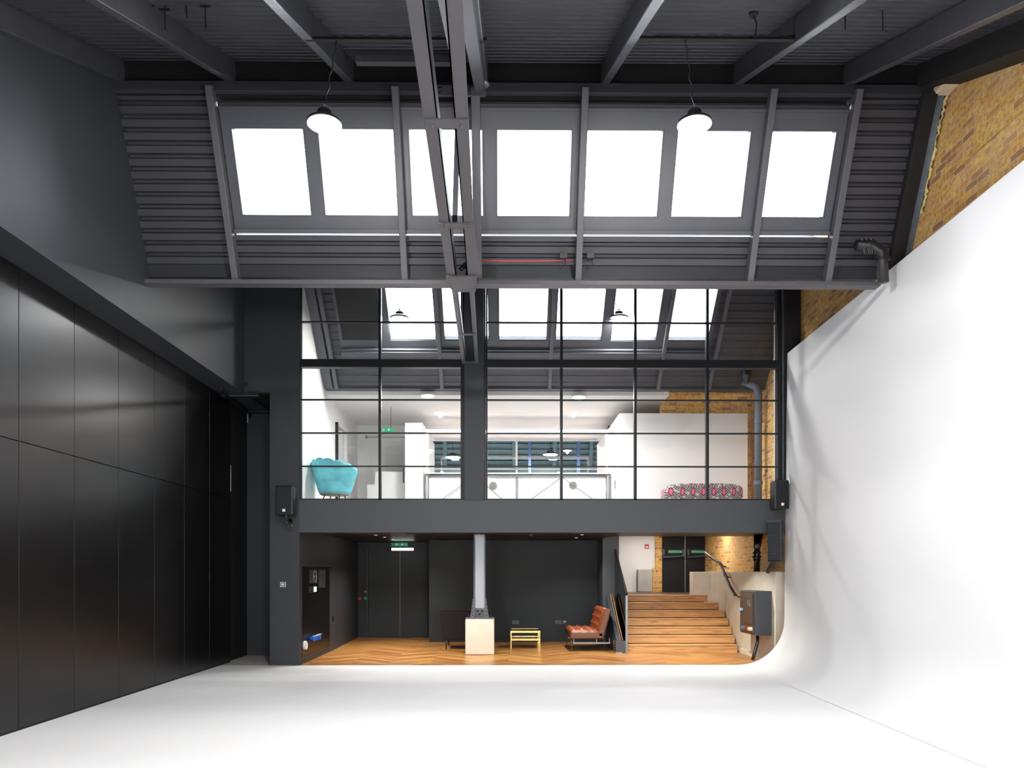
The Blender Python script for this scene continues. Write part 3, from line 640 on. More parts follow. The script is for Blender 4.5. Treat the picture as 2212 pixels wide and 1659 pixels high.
# double door left
r = thing('door_lower', (AX(862, DB), DB, 0), '', 'door'); bpy.data.objects.remove(r)
r = sroot('door_1', (AX(862, DB), DB, 0)); zt = 2.32
xa, xm, xb = AX(797, DB), AX(864.5, DB), AX(926, DB)
MB().box(xa, xm-0.008, DB-0.05, DB-0.004, 0.01, zt).build('door_leaf', 'blue', r)
MB().box(xm+0.008, xb-0.02, DB-0.05, DB-0.004, 0.01, zt).build('door_leaf', 'blue', r)
MB().box(xm-0.006, xm+0.006, DB-0.045, DB-0.03, 0.01, zt).build('meeting_strip', 'bronze', r)
MB().box(xa-0.06, xa-0.01, DB-0.07, DB-0.002, 0, zt+0.05).build('door_frame', 'darkm', r)
r = thing('emergency_light', (AX(868, 19.6), 19.6, AZ(1188, 19.6)), 'lit white tube light hanging above the dark double doors', 'light')
MB().box(AX(846, 19.6), AX(893, 19.6), 19.58, 19.62, AZ(1189, 19.6), AZ(1184, 19.6)).build('lamp_tube', 'tube', r)
[MB().box(x-0.004, x+0.004, 19.596, 19.604, AZ(1184, 19.6), 2.51).build('hanger', 'darkm', r) for x in (AX(850, 19.6), AX(889, 19.6))]
def exit_sign(x0, x1, z0, z1, D, label, hang=None):
    r = thing('exit_sign', ((x0+x1)/2, D, z0), label, 'sign'); MB().box(x0, x1, D, D+0.02, z0, z1).build('sign_plate', 'green', r)
    cx = (x0+x1)/2; h = z1-z0; w_ = x1-x0; y0, y1 = D-0.003, D
    mb = MB(); a = x0+w_*0.27; b_ = x0+w_*0.36; c0, c1 = z0+h*0.2, z0+h*0.8; t = h*0.09
    mb.box(a, a+t, y0, y1, c0, c1); mb.box(b_, b_+t, y0, y1, c0, c1); mb.box(a, b_+t, y0, y1, c1-t, c1); mb.box(a, b_, y0, y1, c0, c0+t); mb.build('door_symbol', 'whitep', r)
    mb = MB(); ax_ = x0+w_*0.66; mb.prism([(ax_-h*.25, z0+h*.5), (ax_, z0+h*.82), (ax_+h*.25, z0+h*.5), (ax_+h*.08, z0+h*.5), (ax_+h*.08, z0+h*.2), (ax_-h*.08, z0+h*.2), (ax_-h*.08, z0+h*.5)], 'y', y0, y1); mb.build('arrow_symbol', 'whitep', r)
    if hang: [MB().box(x-0.004, x+0.004, D+0.006, D+0.014, z1, hang).build('hanger', 'darkm', r) for x in (x0+w_*0.2, x0+w_*0.8)]
exit_sign(AX(845, 19.8), AX(881, 19.8), AZ(1180, 19.8), AZ(1172.5, 19.8), 19.8, 'small green exit sign with door and arrow above the lower double doors', 2.52)
def callpoint(px, py, D, m, label, off=0.0):
    x, z = AX(px, D), AZ(py, D); r = thing('call_point', (x, D, z), label, 'call point')
    mb = MB(); mb.lathe([(0.045, -0.03), (0.045, 0.0)], (x, D-off, z), 20, 'y'); mb.build('button', m, r)
    MB().box(x-0.045, x+0.045, D-off, D-off+0.015, z-0.045, z+0.045).build('back_plate', 'darkm', r)
callpoint(777, 1293, DB-0.03, 'red', 'round red call point at the far left corner of the lower room')
callpoint(791, 1292, DB, 'green', 'round green door release beside the dark double doors', 0.09)
tag(MB().box(AX(789.5, DB), AX(793, DB), DB-0.12, DB-0.07, AZ(1280, DB), AZ(1276, DB)).build('key_switch', 'grey'), 'tiny pale key switch above the green door release', 'switch')
# equipment cabinet in the left wall
XW = -3.79
def wallbox(mb, pxa, pxb, z0, z1, n0, n1):
    return mb.box(XW+n0, XW+n1, DX(pxa, XW), DX(pxb, XW), z0, z1)
r = thing('service_cabinet', (XW, 15.2, 0), 'flush black service cabinet door in the left wall of the lower room', 'cabinet')
mb = MB(); wallbox(mb, 651, 711, 0.13, 1.83, 0.0, 0.012); mb.build('door', 'panel', r, bevel=0.003)
mb = MB(); wallbox(mb, 651, 711, 0.10, 0.115, 0.0, 0.014); mb.build('bottom_rail', 'ecase', r)
mb = MB(); wallbox(mb, 650, 712, 1.84, 1.86, 0.0, 0.016); mb.build('top_rail', 'ecase', r)
r = thing('cable_reel_niche', (XW, DX(675, XW), 1.5), 'dark recess with a chrome hoop reel in the black cabinet door', 'reel')
mb = MB(); wallbox(mb, 667, 683, 1.50, 1.77, 0.012, 0.02); mb.build('niche', 'recess', r)
dc = DX(676, XW); mb = MB(); pts = [(XW+0.04, dc+0.12*math.cos(a), 1.635+0.11*math.sin(a)) for a in [k*PI/12 for k in range(25)]]; mb.tube(pts, 0.008, 6, cap=False); mb.build('hoop', 'grey', r, smooth=True)
mb = MB(); mb.lathe([(0.02, 0.02), (0.02, 0.05)], (XW, dc, 1.635), 10, 'x'); mb.build('hub', 'grey', r)
r = thing('wall_pocket', (XW, DX(693, XW), 1.3), 'deep black rectangular recess right of the hoop reel', 'recess')
mb = MB(); wallbox(mb, 687, 701, 1.40, 1.77, 0.012, 0.018); mb.build('opening', 'recess', r)
mb = MB(); wallbox(mb, 688, 700, 1.715, 1.725, 0.018, 0.03); mb.build('shelf_edge', 'grey', r)
r = thing('touch_controller', (XW, DX(674, XW), 1.33), 'small lit white controller on the black cabinet door', 'controller')
mb = MB(); wallbox(mb, 667, 681, 1.32, 1.44, 0.012, 0.03); mb.build('case', 'darkm', r)
mb = MB(); wallbox(mb, 675, 680, 1.335, 1.43, 0.03, 0.034); mb.build('screen', 'tube', r)
r = thing('white_inlet', (XW, DX(656, XW), 0.3), 'round white power inlet low on the left wall nearest the studio', 'socket')
dc = DX(656, XW); mb = MB(); mb.lathe([(0.085, 0.012), (0.085, 0.05), (0.07, 0.06), (0.06, 0.045), (0.0, 0.045)], (XW, dc, 0.34), 20, 'x'); mb.build('rim', 'whitep', r, smooth=False)
for k, px in enumerate((668, 672.5, 677, 681.5)):
    dc = DX(px, XW); q = thing('blue_socket', (XW, dc, 0.42), 'blue industrial socket low on the black cabinet, %s of the row of four' % ['nearest', 'second', 'third', 'farthest'][k], 'socket', 'row of blue sockets')
    mb = MB(); mb.lathe([(0.04, 0.012), (0.045, 0.07), (0.055, 0.09), (0.05, 0.1), (0.03, 0.07)], (XW, dc, 0.43), 16, 'x'); mb.build('body', 'bluep', q, smooth=True)
    mb = MB(); mb.box(XW+0.07, XW+0.12, dc-0.035, dc+0.035, 0.475, 0.487); mb.build('flap', 'whitep', q)
tag(wallbox(MB(), 717, 721, 0.66, 0.76, 0, 0.012).build('light_switch', 'darkm', bevel=0.002), 'small dark switch plate on the lower left wall past the cabinet', 'switch')
# sockets on centre wall
for px0, px1, py0, py1, m, lb in ((1106, 1121, 1340, 1348, 'grey', 'double socket above the brass table'), (1199, 1214, 1340, 1348, 'grey', 'double socket left of the tan sofa'), (1216, 1224, 1340, 1348, 'grey', 'single data plate with white inserts left of the tan sofa')):
    x0, x1 = AX(px0, DC), AX(px1, DC); z0, z1 = AZ(py1, DC), AZ(py0, DC)
    r = thing('wall_socket', ((x0+x1)/2, DC, z0), 'grey metal '+lb, 'socket'); MB().box(x0, x1, DC-0.01, DC, z0, z1).build('plate', 'ecase', r, bevel=0.002)
    if px1-px0 < 10:
        MB().box(x0+0.02, x0+0.04, DC-0.014, DC-0.01, z1-0.045, z1-0.02).build('insert', 'whitep', r); MB().box(x0+0.05, x0+0.07, DC-0.014, DC-0.01, z1-0.045, z1-0.02).build('insert', 'whitep', r)
    else:
        MB().box((x0+x1)/2-0.02, (x0+x1)/2+0.02, DC-0.013, DC-0.01, z1-0.04, z1-0.028).build('rocker', 'darkm', r)
# soffit downlights
spots = [(792, 1155, 15.2), (812, 1161, 16.2), (831, 1165, 17.2), (849, 1169, 18.2), (1033, 1155, 15.0), (1271, 1153.5, 15.0), (1257, 1158.6, 16.0), (1245, 1164.5, 17.4), (1509, 1153, 15.0), (914, 1154, 15.0), (1400, 1120, 18.0), (1400, 1120, 19.8), (1520, 1120, 18.9)]  # last three are added out of view to brighten the stairs and landing
nm = ['nearest of the left row', 'second of the left row', 'third of the left row', 'farthest of the left row', 'above the steel column', 'nearest of the right row', 'middle of the right row', 'farthest of the right row', 'above the stairs', 'left of the steel column', 'unseen fill added over the upper stairs', 'unseen fill added over the landing by the exit doors', 'unseen fill added above the right of the stairs']
for (px, py, D), lb in zip(spots, nm):
    x = AX(px, D); z = ZSOF+0.06 if py > 1130 else 2.9
    r = thing('soffit_downlight', (x, D, z-0.01), 'small recessed downlight in the low black ceiling, '+lb, 'downlight', 'downlights in the low ceiling')
    mb = MB(); mb.lathe([(0.05, -0.004), (0.05, 0.0)], (x, D, z-0.002), 20); mb.build('trim_ring', 'darkm', r)
    mb = MB(); mb.lathe([(0.034, -0.008), (0.034, -0.004)], (x, D, z-0.002), 16); mb.build('lamp_face', 'dls', r)
    area('downlight_lamp', (x, D, z-0.02), (0, 0, 0), 0.06, 0.06, (60 if px == 1509 else 26) if D < 15.6 else (24 if py < 1130 else 24), (1, 0.94, 0.86), parent=r, shape='DISK', spread=math.radians(120) if py > 1130 else PI)
r = thing('dome_camera', (AX(1147, 15.4), 15.4, ZSOF), 'black dome camera under the low ceiling right of the column', 'camera')
mb = MB(); mb.lathe([(0.02, -0.07), (0.045, -0.05), (0.05, -0.02), (0.05, 0.0)], (AX(1147, 15.4), 15.4, ZSOF+0.058), 16); mb.build('dome', 'pipe', r, smooth=True)
# ---- column and plinth
DP = 15.85
xc0, xc1 = AX(1005, DP), AX(1067, DP); zp = AZ(1338, DP)
tag(MB().box(xc0, xc1, DP, DP+0.6, 0, zp).build('concrete_plinth', 'plinth', bevel=0.02), 'square cream concrete plinth under the steel column', 'plinth')
r = thing('steel_column', ((xc0+xc1)/2, DP+0.3, zp), 'grey riveted steel column standing on the cream plinth', 'column')
cx = AX(1036, DP+0.2); yc = DP+0.3; zt = ZSOF+0.06
MB().box(cx-0.10, cx+0.10, yc-0.02, yc+0.02, zp+0.03, zt).build('web_plate', 'grey', r)
for s in (-1, 1):
    MB().box(cx+s*0.10, cx+s*0.125, yc-0.12, yc+0.12, zp+0.03, zt).build('flange', 'steel', r)
    mb = MB(); mb.prism([(cx+s*0.126, zp+0.03), (cx+s*0.20, zp+0.03), (cx+s*0.175, zp+0.15), (cx+s*0.145, zp+0.42), (cx+s*0.126, zp+0.42)], 'y', yc-0.13, yc-0.11); gpl = mb.build('base_gusset', 'steel', r)
    for k in range(5):
        mb = MB(); mb.dome((cx+s*(0.15), yc-0.13, zp+0.08+0.075*k), 0.013, (s*0.6, -1, 0)); mb.build('rivet', 'darkm', gpl, smooth=True)
    mb = MB(); mb.lathe([(0.03, 0), (0.03, 0.03), (0.018, 0.03), (0.018, 0.07)], (cx+s*0.23, yc-0.14, zp+0.03), 8); mb.build('anchor_bolt', 'darkm', r)
MB().box(cx-0.29, cx+0.29, yc-0.22, yc+0.22, zp, zp+0.03).build('base_plate', 'steel', r)
mb = MB(); mb.box(cx-0.098, cx+0.098, yc-0.035, yc-0.02, zp+0.03, zp+0.22); bp_ = mb.build('splice_plate', 'ecase', r)
for dx, dz in ((-0.045, 0.16), (0.045, 0.16), (0, 0.10)):
    mb = MB(); mb.dome((cx+dx, yc-0.035, zp+dz), 0.022, (0, -1, 0), 10); mb.build('rivet', 'darkm', bp_, smooth=True)
# ---- dark armchair
def armchair():
    r = thing('dark_armchair', (-0.95, 17.5, 0), 'near black armchair with slim tapered legs behind the plinth', 'armchair')
    x0, x1 = AX(948, 17.0), -0.35; y0, y1 = 17.0, 17.9; 
    def tap(xa, xb, ya, yb, za, zb, ex): return [(xa+ex, ya, za), (xb-ex, ya, za), (xb-ex, yb, za), (xa+ex, yb, za), (xa, ya-0.04, zb), (xb, ya-0.04, zb), (xb, yb-0.04, zb), (xa, yb-0.04, zb)]
    MB().hexa(tap(x0, x1, y0, y0+0.16, 0.22, 0.84, 0.09)).build('backrest', 'darkfab', r, bevel=0.03)
    MB().box(x0+0.03, x1-0.03, y0-0.0, y0+0.15, 0.83, 0.90).build('back_cushion', 'burg', r, bevel=0.025)
    for xa, xb in ((x0+0.07, x0+0.19), (x1-0.19, x1-0.07)): MB().box(xa, xb, y0+0.17, y1, 0.22, 0.60).build('arm', 'darkfab', r, bevel=0.03)
    MB().box(x0+0.2, x1-0.2, y0+0.17, y1, 0.22, 0.44).build('seat', 'burg', r, bevel=0.03)
    for x, y in ((x0+0.16, y0+0.05), (x1-0.08, y0+0.05), (x0+0.16, y1-0.06), (x1-0.08, y1-0.06)):
        mb = MB(); mb.lathe([(0.009, 0), (0.028, 0.2)], (x, y, 0), 12); mb.build('leg', 'darkm', r, smooth=True)
armchair()
# ---- brass table
def brass_table():
    D0, D1 = 17.2, 17.95; x0, x1 = AX(1103, D0), AX(1167, D0); zt = 0.40
    r = thing('brass_side_table', ((x0+x1)/2, (D0+D1)/2, 0), 'low brass framed table with dark glass top and lower shelf', 'table')
    for x in (x0+0.012, x1-0.012):
        for y in (D0+0.012, D1-0.012): MB().box(x-0.011, x+0.011, y-0.011, y+0.011, 0, zt-0.03).build('leg', 'brass', r)
    def ringf(z, nm):
        mb = MB(); h = 0.045
        mb.box(x0, x1, D0, D0+0.02, z-h, z); mb.box(x0, x1, D1-0.02, D1, z-h, z); mb.box(x0, x0+0.02, D0+0.02, D1-0.02, z-h, z); mb.box(x1-0.02, x1, D0+0.02, D1-0.02, z-h, z); mb.build(nm, 'brass', r)
    ringf(zt, 'top_frame'); ringf(0.225, 'shelf_frame')
    MB().box(x0+0.02, x1-0.02, D0+0.02, D1-0.02, zt-0.012, zt-0.004).build('tabletop', 'pipe', r)
    MB().box(x0+0.02, x1-0.02, D0+0.02, D1-0.02, 0.205, 0.213).build('shelf', 'pipe', r)
brass_table()
# ---- tan tufted sofa
def sofa():
    Y0, Y1 = 16.55, 17.95
    r = thing('tan_leather_sofa', (1.9, 17.2, 0), 'tan tufted leather click back sofa on slim metal legs below the stairs', 'sofa')
    def cushion(prof, mb_nm, nu, nv, tuft):
        pass
    # seat as rounded tufted slab: local coords a along depth (x), y along width
    def slab(o, ux, un, La, th, name):
        o = Vector((o[0], Y0, o[2])); ux = Vector(ux).normalized(); un = Vector(un).normalized(); W = Y1-Y0
        mb = MB(); nu, nv = 40, 52
        def f(u, v):
            e = 0.0
            # squircle edge rounding
            eu = min(u, 1-u)*La; ev = min(v, 1-v)*W; rr = 0.05
            hh = th
            for q in (eu, ev):
                if q < rr: hh -= rr*(1-math.sqrt(max(0, 1-(1-q/rr)**2)))
            du = (u*4) % 1-0.5; dv = (v*6) % 1-0.5; d2 = (du*du+dv*dv)
            edge = min(1, eu/0.08)*min(1, ev/0.08)
            hh += edge*0.075*(math.cos(2*PI*du)*math.cos(2*PI*dv)*0.5-0.5*math.exp(-((abs(du)-0.5)**2+(abs(dv)-0.5)**2)*60)*1.5)
            return o+ux*u*La+Vector((0, 1, 0))*v*W+un*hh
        mb.grid(f, nu, nv); mb.build(name+'_top', 'leather', r, smooth=True)
        mb = MB(); p0 = o; p1 = o+ux*La; a = un*(th-0.045)
        ys = (Y0+0.002, Y1-0.002)
        mb.hexa([Vector((p0.x, ys[0], p0.z)), Vector((p1.x, ys[0], p1.z)), Vector((p1.x, ys[1], p1.z)), Vector((p0.x, ys[1], p0.z)),
                 Vector((p0.x, ys[0], p0.z))+a, Vector((p1.x, ys[0], p1.z))+a, Vector((p1.x, ys[1], p1.z))+a, Vector((p0.x, ys[1], p0.z))+a])
        mb.build(name+'_side', 'leatherd', r, bevel=0.03)
    sx0 = AX(1232, Y0); sx1 = AX(1304, Y0)
    slab((sx0, 0, 0.27), (1, 0, -0.0), (0, 0, 1), sx1-sx0+0.0, 0.19, 'seat')
    slab((sx1+0.0, 0, 0.29), (0.17, 0, 0.60), (-0.60, 0, 0.17), 0.64, 0.19, 'backrest')
    for y in (Y0+0.05, Y1-0.05):
        for x in (sx0+0.03, AX(1327, Y0)):
            mb = MB(); mb.lathe([(0.010, 0.0), (0.012, 0.055)], (x, y, 0), 10); mb.lathe([(0.013, 0.055), (0.018, 0.235)], (x, y, 0), 10); mb.build('leg', 'bronze', r, smooth=True)
        MB().box(sx0+0.06, sx1+0.15, y-0.012, y+0.012, 0.165, 0.195).build('side_rail', 'grey', r)
        for x in (sx0+0.08, sx1-0.15, sx1+0.13): mb = MB(); mb.box(x-0.008, x+0.008, y-0.008, y+0.008, 0.19, 0.29); mb.build('bracket', 'grey', r)
sofa()
# ---- stairs
DS = 16.3; RI = 0.169; TR = 0.28; LAND = 7*RI
rends = [4.97, 5.0, 5.02, 5.02, 5.02, 4.95, 4.80]
xs0 = 2.62
r = thing('oak_staircase', (3.8, DS, 0), 'broad flight of seven oak steps rising to the exit doors', 'stairs')
for k in range(7):
    y = DS+k*TR; xr = rends[k]
    mb = MB(); mb.box(xs0, xr, y+0.002, y+0.02, RI*k+(0.014 if k else 0.0), RI*(k+1)-0.034); mb.build('riser', 'stair', r)
    mb = MB(); mb.box(xs0+0.002, xr-0.002, y+0.03, y+(TR+0.02 if k < 6 else 0.2), 0 if k == 0 else RI*(k-1)+0.0, RI*(k+1)-0.032); mb.build('shadow_line_backing', 'recess', r)  # flat black backing behind the gaps, draws the shadow lines between steps
    mb = MB(); mb.box(xs0, xr, y-0.004, y+TR+0.02, RI*(k+1)-0.03, RI*(k+1)); mb.build('tread', 'stair', r, bevel=0.008)
struct(MB().box(xs0+0.02, 5.49, DS+6*TR+0.3, 21.0, LAND-0.15, LAND-0.002).build('floor_landing', 'landing'))
# concrete wall
zc = 1.75
mb = MB(); poly = [(5.12, 14.42), (5.03, 16.3), (5.05, 17.5), (4.86, 17.95), (4.45, 18.1), (4.45, 18.4), (5.49, 18.4), (5.49, 14.42)]
mb.prism(poly, 'z', 0, zc-0.02); tag(mb.build('concrete_retaining_wall', 'concrete', bevel=0.012), 'pale board marked concrete wall beside the oak stairs', 'wall')
tag(MB().box(5.08, 5.49, 15.1, 15.16, 0.0, zc-0.1).build('wall_conduit', 'concrete'), 'thin raised joint strip on the pale concrete wall', 'joint') if False else None
mb = MB(); mb.prism([(5.05, 14.42), (5.0, 16.28), (5.04, 16.28), (5.1, 14.42)], 'z', 0, 0.1); struct(mb.build('baseboard_right', 'plinth'))
# stair side wall and glass
r = thing('stair_balustrade', (2.5, DS, 0), 'glass stair balustrade with black sloping handrail left of the oak steps', 'balustrade')
def stairz(y): return RI+(y-DS)/TR*RI
mb = MB(); mb.prism([(DS-0.06, 0.0), (DS-0.06, 0.28), (17.9, stairz(17.9)+0.10), (17.9, 0.0)], 'x', 2.37, 2.455); mb.build('side_panel', 'ecase', r)
mb = MB(); mb.prism([(DS-0.02, 0.26), (DS-0.02, 0.275), (17.9, stairz(17.9)+0.10), (17.9, stairz(17.9)+0.085)], 'x', 2.458, 2.47); mb.build('oak_capping', 'stair', r)
mb = MB(); mb.prism([(DS-0.02, 0.0), (DS-0.02, 0.24), (17.9, stairz(17.9)+0.06), (17.9, 0.0)], 'x', 2.484, 2.504); mb.build('core', 'darkm', r)
mb = MB(); mb.prism([(DS-0.02, 0.235), (DS-0.02, 0.26), (17.9, stairz(17.9)+0.085), (17.9, stairz(17.9)+0.06)], 'x', 2.505, 2.517); mb.build('oak_capping', 'stair', r)
mb = MB(); mb.prism([(DS-0.03, 0.05), (DS-0.03, 1.2), (17.9, 1.2+(17.9-DS)*0.6), (17.9, stairz(17.9))], 'x', 2.575, 2.590); mb.build('glass_pane', 'balglass', r)
MB().box(2.565, 2.61, DS-0.06, DS-0.03, 0.0, 1.22).build('end_post', 'grey', r)
mb = MB(); mb.bar((2.585, DS-0.06, 1.25), (2.585, 17.9, 1.25+(17.9-DS+0.06)*0.6), 0.05, 0.05); mb.build('handrail', 'darkm', r, bevel=0.005)
MB().box(2.35, 2.56, DS-0.1, DS-0.062, 0.0, 0.26).build('newel_base', 'ecase', r)
MB().box(2.35, 2.48, DS-0.12, DS-0.10, 0.0, 0.02).build('foot_plate', 'chrome', r)
# wall handrail on the right
r = thing('wall_handrail', (4.95, 17, 1.3), 'black tubular handrail fixed to the pale concrete wall', 'handrail')
hp = [at(1588, 1284, 16.3), at(1577, 1266, 16.6), at(1557, 1219, 17.5), at(1535, 1203, 17.95), at(1522, 1194, 18.25)]
mb = MB(); mb.tube(hp, 0.028, 10); mb.build('rail', 'darkm', r, smooth=True)
for p in (hp[0], hp[2], hp[1].lerp(hp[2], 0.5)):
    mb = MB(); mb.tube([p, p+Vector((0.07, 0, -0.05)), Vector((5.08, p.y, p.z-0.06))], 0.014, 8); mb.box(p.x-0.03, p.x+0.03, p.y-0.03, p.y+0.03, p.z-0.035, p.z+0.02); mb.build('bracket', 'darkm', r)
# stair back wall: brick strip, concrete stub, alarm, doors
DW = 21.0
struct(MB().box(AX(1416, 20.9), AX(1430, 20.9), 20.9, DW+0.01, LAND, 2.9).build('wall_brick_strip', 'brickx'))
struct(MB().box(AX(1410, 20.88), AX(1416, 20.88), 20.88, DW, LAND, AZ(1228, 20.88)).build('wall_brick_toothing', 'brickx'))
mb = MB(); mb.box(AX(1378, 20.8), AX(1410, 20.8), 20.8, DW, LAND, AZ(1230, 20.8)); tag(mb.build('concrete_stub', 'cfloor', bevel=0.02), 'rough grey concrete pier stub against the white wall by the exit', 'pier')
r = thing('fire_alarm_sounder', (AX(1397, DW), DW, AZ(1185, DW)), 'small square red fire alarm sign on the white wall above the stairs', 'sign')
x0, x1, z0, z1 = AX(1392.5, DW), AX(1401.5, DW), AZ(1185, DW), AZ(1176, DW)
MB().box(x0, x1, DW-0.02, DW, z0, z1).build('sign_plate', 'red', r); MB().box(x0+0.02, x1-0.02, DW-0.023, DW-0.02, z0+0.02, z1-0.05).build('symbol', 'whitep', r)
r = sroot('door_2', (AX(1475, DW), DW, LAND)); DD = DW-0.06
xm = AX(1479.5, DD); xa, xb = AX(1428, DD), 5.49
MB().box(xa, xm-0.01, DD, DW-0.002, LAND, 2.9).build('door_leaf', 'recess', r); MB().box(xm+0.01, xb, DD, DW-0.002, LAND, 2.9).build('door_leaf', 'recess', r)
MB().box(xa+0.0, xa+0.06, DD-0.03, DD, LAND, 2.9).build('door_frame', 'recess', r)
MB().box(xm-0.012, xm+0.012, DD-0.03, DD, LAND, 2.9).build('meeting_rod', 'grey', r)
zb = AZ(1202, DD)
for a, b, nme in ((xa+0.03, xm-0.04, 'l'), (xm+0.05, xb-0.02, 'r')):
    mb = MB(); mb.bar((a, DD-0.09, zb-0.02), (b, DD-0.09, zb+0.015), 0.035, 0.035); mb.build('push_bar', 'ecase', r)
for x in (AX(1433, DD), AX(1476, DD), AX(1486, DD)):
    mb = MB(); mb.box(x-0.03, x+0.03, DD-0.07, DD, zb+0.02, zb+0.2); mb.build('latch_box', 'ecase', r, bevel=0.01)
for px0, px1, lb in ((1443, 1473, 'left'), (1493, 1523, 'right')):
    x0, x1 = AX(px0, DD), AX(px1, DD); z0, z1 = AZ(1195, DD), AZ(1188, DD)
    q = thing('push_bar_sign', ((x0+x1)/2, DD, z0), 'green Push bar to open sign on the %s leaf of the black exit doors' % lb, 'sign', 'push bar signs')
    MB().box(x0, x1 if lb == 'left' else min(x1, 5.48), DD-0.012, DD-0.004, z0, z1).build('sign_plate', 'green', q)
    text('sign_lettering', '\u2713 Push bar to open' if False else 'Push bar to open', 0.057, ((x0+x1)/2+0.03, DD-0.014, (z0+z1)/2), (1, 0, 0), (0, 0, 1), 'whitep', q)
    mb = MB(); mb.bar((x0+0.02, DD-0.014, z0+0.045), (x0+0.035, DD-0.014, z0+0.02), 0.002, 0.01, (0, 1, 0)); mb.bar((x0+0.035, DD-0.014, z0+0.02), (x0+0.06, DD-0.014, z0+0.075), 0.002, 0.01, (0, 1, 0)); mb.build('tick_mark', 'whitep', q)
# soil pipe on the brick
r = thing('soil_pipe', (AX(1636, 16.6), 16.6, zc), 'glossy black soil pipe with collars against the brick above the concrete wall', 'pipe')
px_ = 5.24; pD = DX(1635, px_)
mb = MB(); mb.tube([(px_, pD, zc-0.02), (px_, pD, 2.5)], 0.065, 16); mb.build('pipe_run', 'pipe', r, smooth=True)
for z, rr in ((2.12, 0.08), (1.98, 0.075), (2.04, 0.09)):
    mb = MB(); mb.lathe([(rr, -0.02), (rr, 0.02)], (px_, pD, z), 20); mb.build('collar', 'pipe', r)
mb = MB(); mb.tube([(px_, pD, 2.25), (px_+0.05, pD+0.03, 2.36), (px_+0.1, pD+0.1, 2.5)], 0.06, 14, rs=[0.075, 0.07, 0.06]); mb.build('branch', 'pipe', r, smooth=True)
mb = MB(); mb.lathe([(0.03, -0.12), (0.045, -0.1), (0.045, -0.06)], (px_-0.02, pD, 2.26), 12, 'y'); mb.build('access_cap', 'grey', r)
# distribution board
r = thing('distribution_board', (4.96, 15.05, 0.5), 'wall mounted blue grey power board with coloured sockets beside the stairs', 'power board')
bx0, bx1, by0, by1, bz0, bz1 = 4.80, 5.105, 14.6, 15.55, 0.50, 1.355
MB().box(bx0, bx1+0.02, by0, by1, bz0, bz1).build('enclosure', 'ecase', r, bevel=0.008)
MB().box(bx0-0.012, bx0, by0+0.05, by1-0.02, bz0+0.02, bz1-0.02).build('control_face', 'eface', r, bevel=0.004)
MB().box(bx0-0.022, bx0-0.012, by0+0.12, by1-0.34, bz0+0.2, bz1-0.06).build('inner_door', 'eface', r, bevel=0.004)
MB().box(bx0-0.06, bx0-0.012, by1-0.22, by1-0.16, bz0+0.44, bz0+0.5).build('handle', 'cblue', r, bevel=0.006)
for k, m in enumerate(('green', 'bluep', 'red', 'eface', 'red', 'yellow', 'whitep')):
    y = by1-0.26-0.085*k; mb = MB(); mb.lathe([(0.032, -0.05), (0.036, -0.012), (0.036, 0.0)], (bx0-0.01, y, bz0+0.11), 14, 'x'); mb.build('power_socket', m, r)
for y, z in ((by0+0.3, bz1-0.12), (by0+0.36, bz1-0.12), (by0+0.42, bz1-0.12), (by0+0.3, bz0+0.3), (by1-0.16, bz1-0.1), (by1-0.16, bz1-0.2)):
    MB().box(bx0-0.03, bx0-0.02, y, y+0.03, z, z+0.012).build('indicator', 'chrome', r)
mb = MB(); mb.box(bx0-0.03, bx0-0.022, by0+0.40, by0+0.43, bz0+0.56, bz0+0.66); mb.box(bx0-0.03, bx0-0.022, by0+0.3, by0+0.33, bz0+0.54, bz0+0.68); mb.box(bx0-0.03, bx0-0.022, by0+0.33, by0+0.40, bz0+0.56, bz0+0.575); mb.build('meter_label', 'chrome', r)
mb = MB(); mb.tube([(bx0+0.1, by0+0.2, bz0+0.02), (bx0+0.09, by0+0.15, 0.38), (bx0+0.02, by0+0.1, 0.18), (bx0-0.04, by0+0.05, 0.03)], 0.032, 10); mb.build('supply_cable', 'pipe', r, smooth=True)

# ================================================================== FACADE ITEMS
def speaker(x0, x1, z0, z1, D, label, bracket=True, logo=0.5):
    cxx = (x0+x1)/2; r = thing('wall_speaker', (cxx, D, z0), label, 'speaker')
    MB().box(x0, x1, D, D+0.28, z0, z1).build('cabinet', 'darkm', r, bevel=0.025)
    MB().box(x0+0.015, x1-0.015, D-0.012, D+0.0, z0+0.03, z1-0.03).build('grille', 'frame', r, bevel=0.01)
    lx = x0+(x1-x0)*logo; MB().box(lx-0.025, lx+0.025, D-0.016, D-0.012, z0+0.06, z0+0.11).build('badge', 'whitep', r)
    if bracket:
        mb = MB(); mb.tube([(cxx, D+0.14, z0+0.01), (cxx, D+0.14, z0-0.12), (cxx+0.02, D+0.2, z0-0.17), (cxx+0.02, DF-0.01, z0-0.17)], 0.018, 8); mb.box(cxx-0.03, cxx+0.05, DF-0.02, DF-0.002, z0-0.28, z0-0.05); mb.box(cxx-0.06, cxx+0.03, D+0.1, D+0.18, z0-0.1, z0-0.03); mb.build('bracket', 'pipe', r)
speaker(AX(595, 13.75), AX(632, 13.75), AZ(1113, 13.75), AZ(1049, 13.75), 13.75, 'black wall speaker with white badge on the dark jamb at left')
speaker(AX(1674, 13.8), AX(1705, 13.8), AZ(1099, 13.8), AZ(1036, 13.8), 13.8, 'black wall speaker half hidden behind the white backdrop edge', False, 0.52)
r = thing('thermostat', (AX(611, DF), DF, AZ(1267, DF)), 'small square chrome thermostat with grey screen on the dark jamb', 'thermostat')
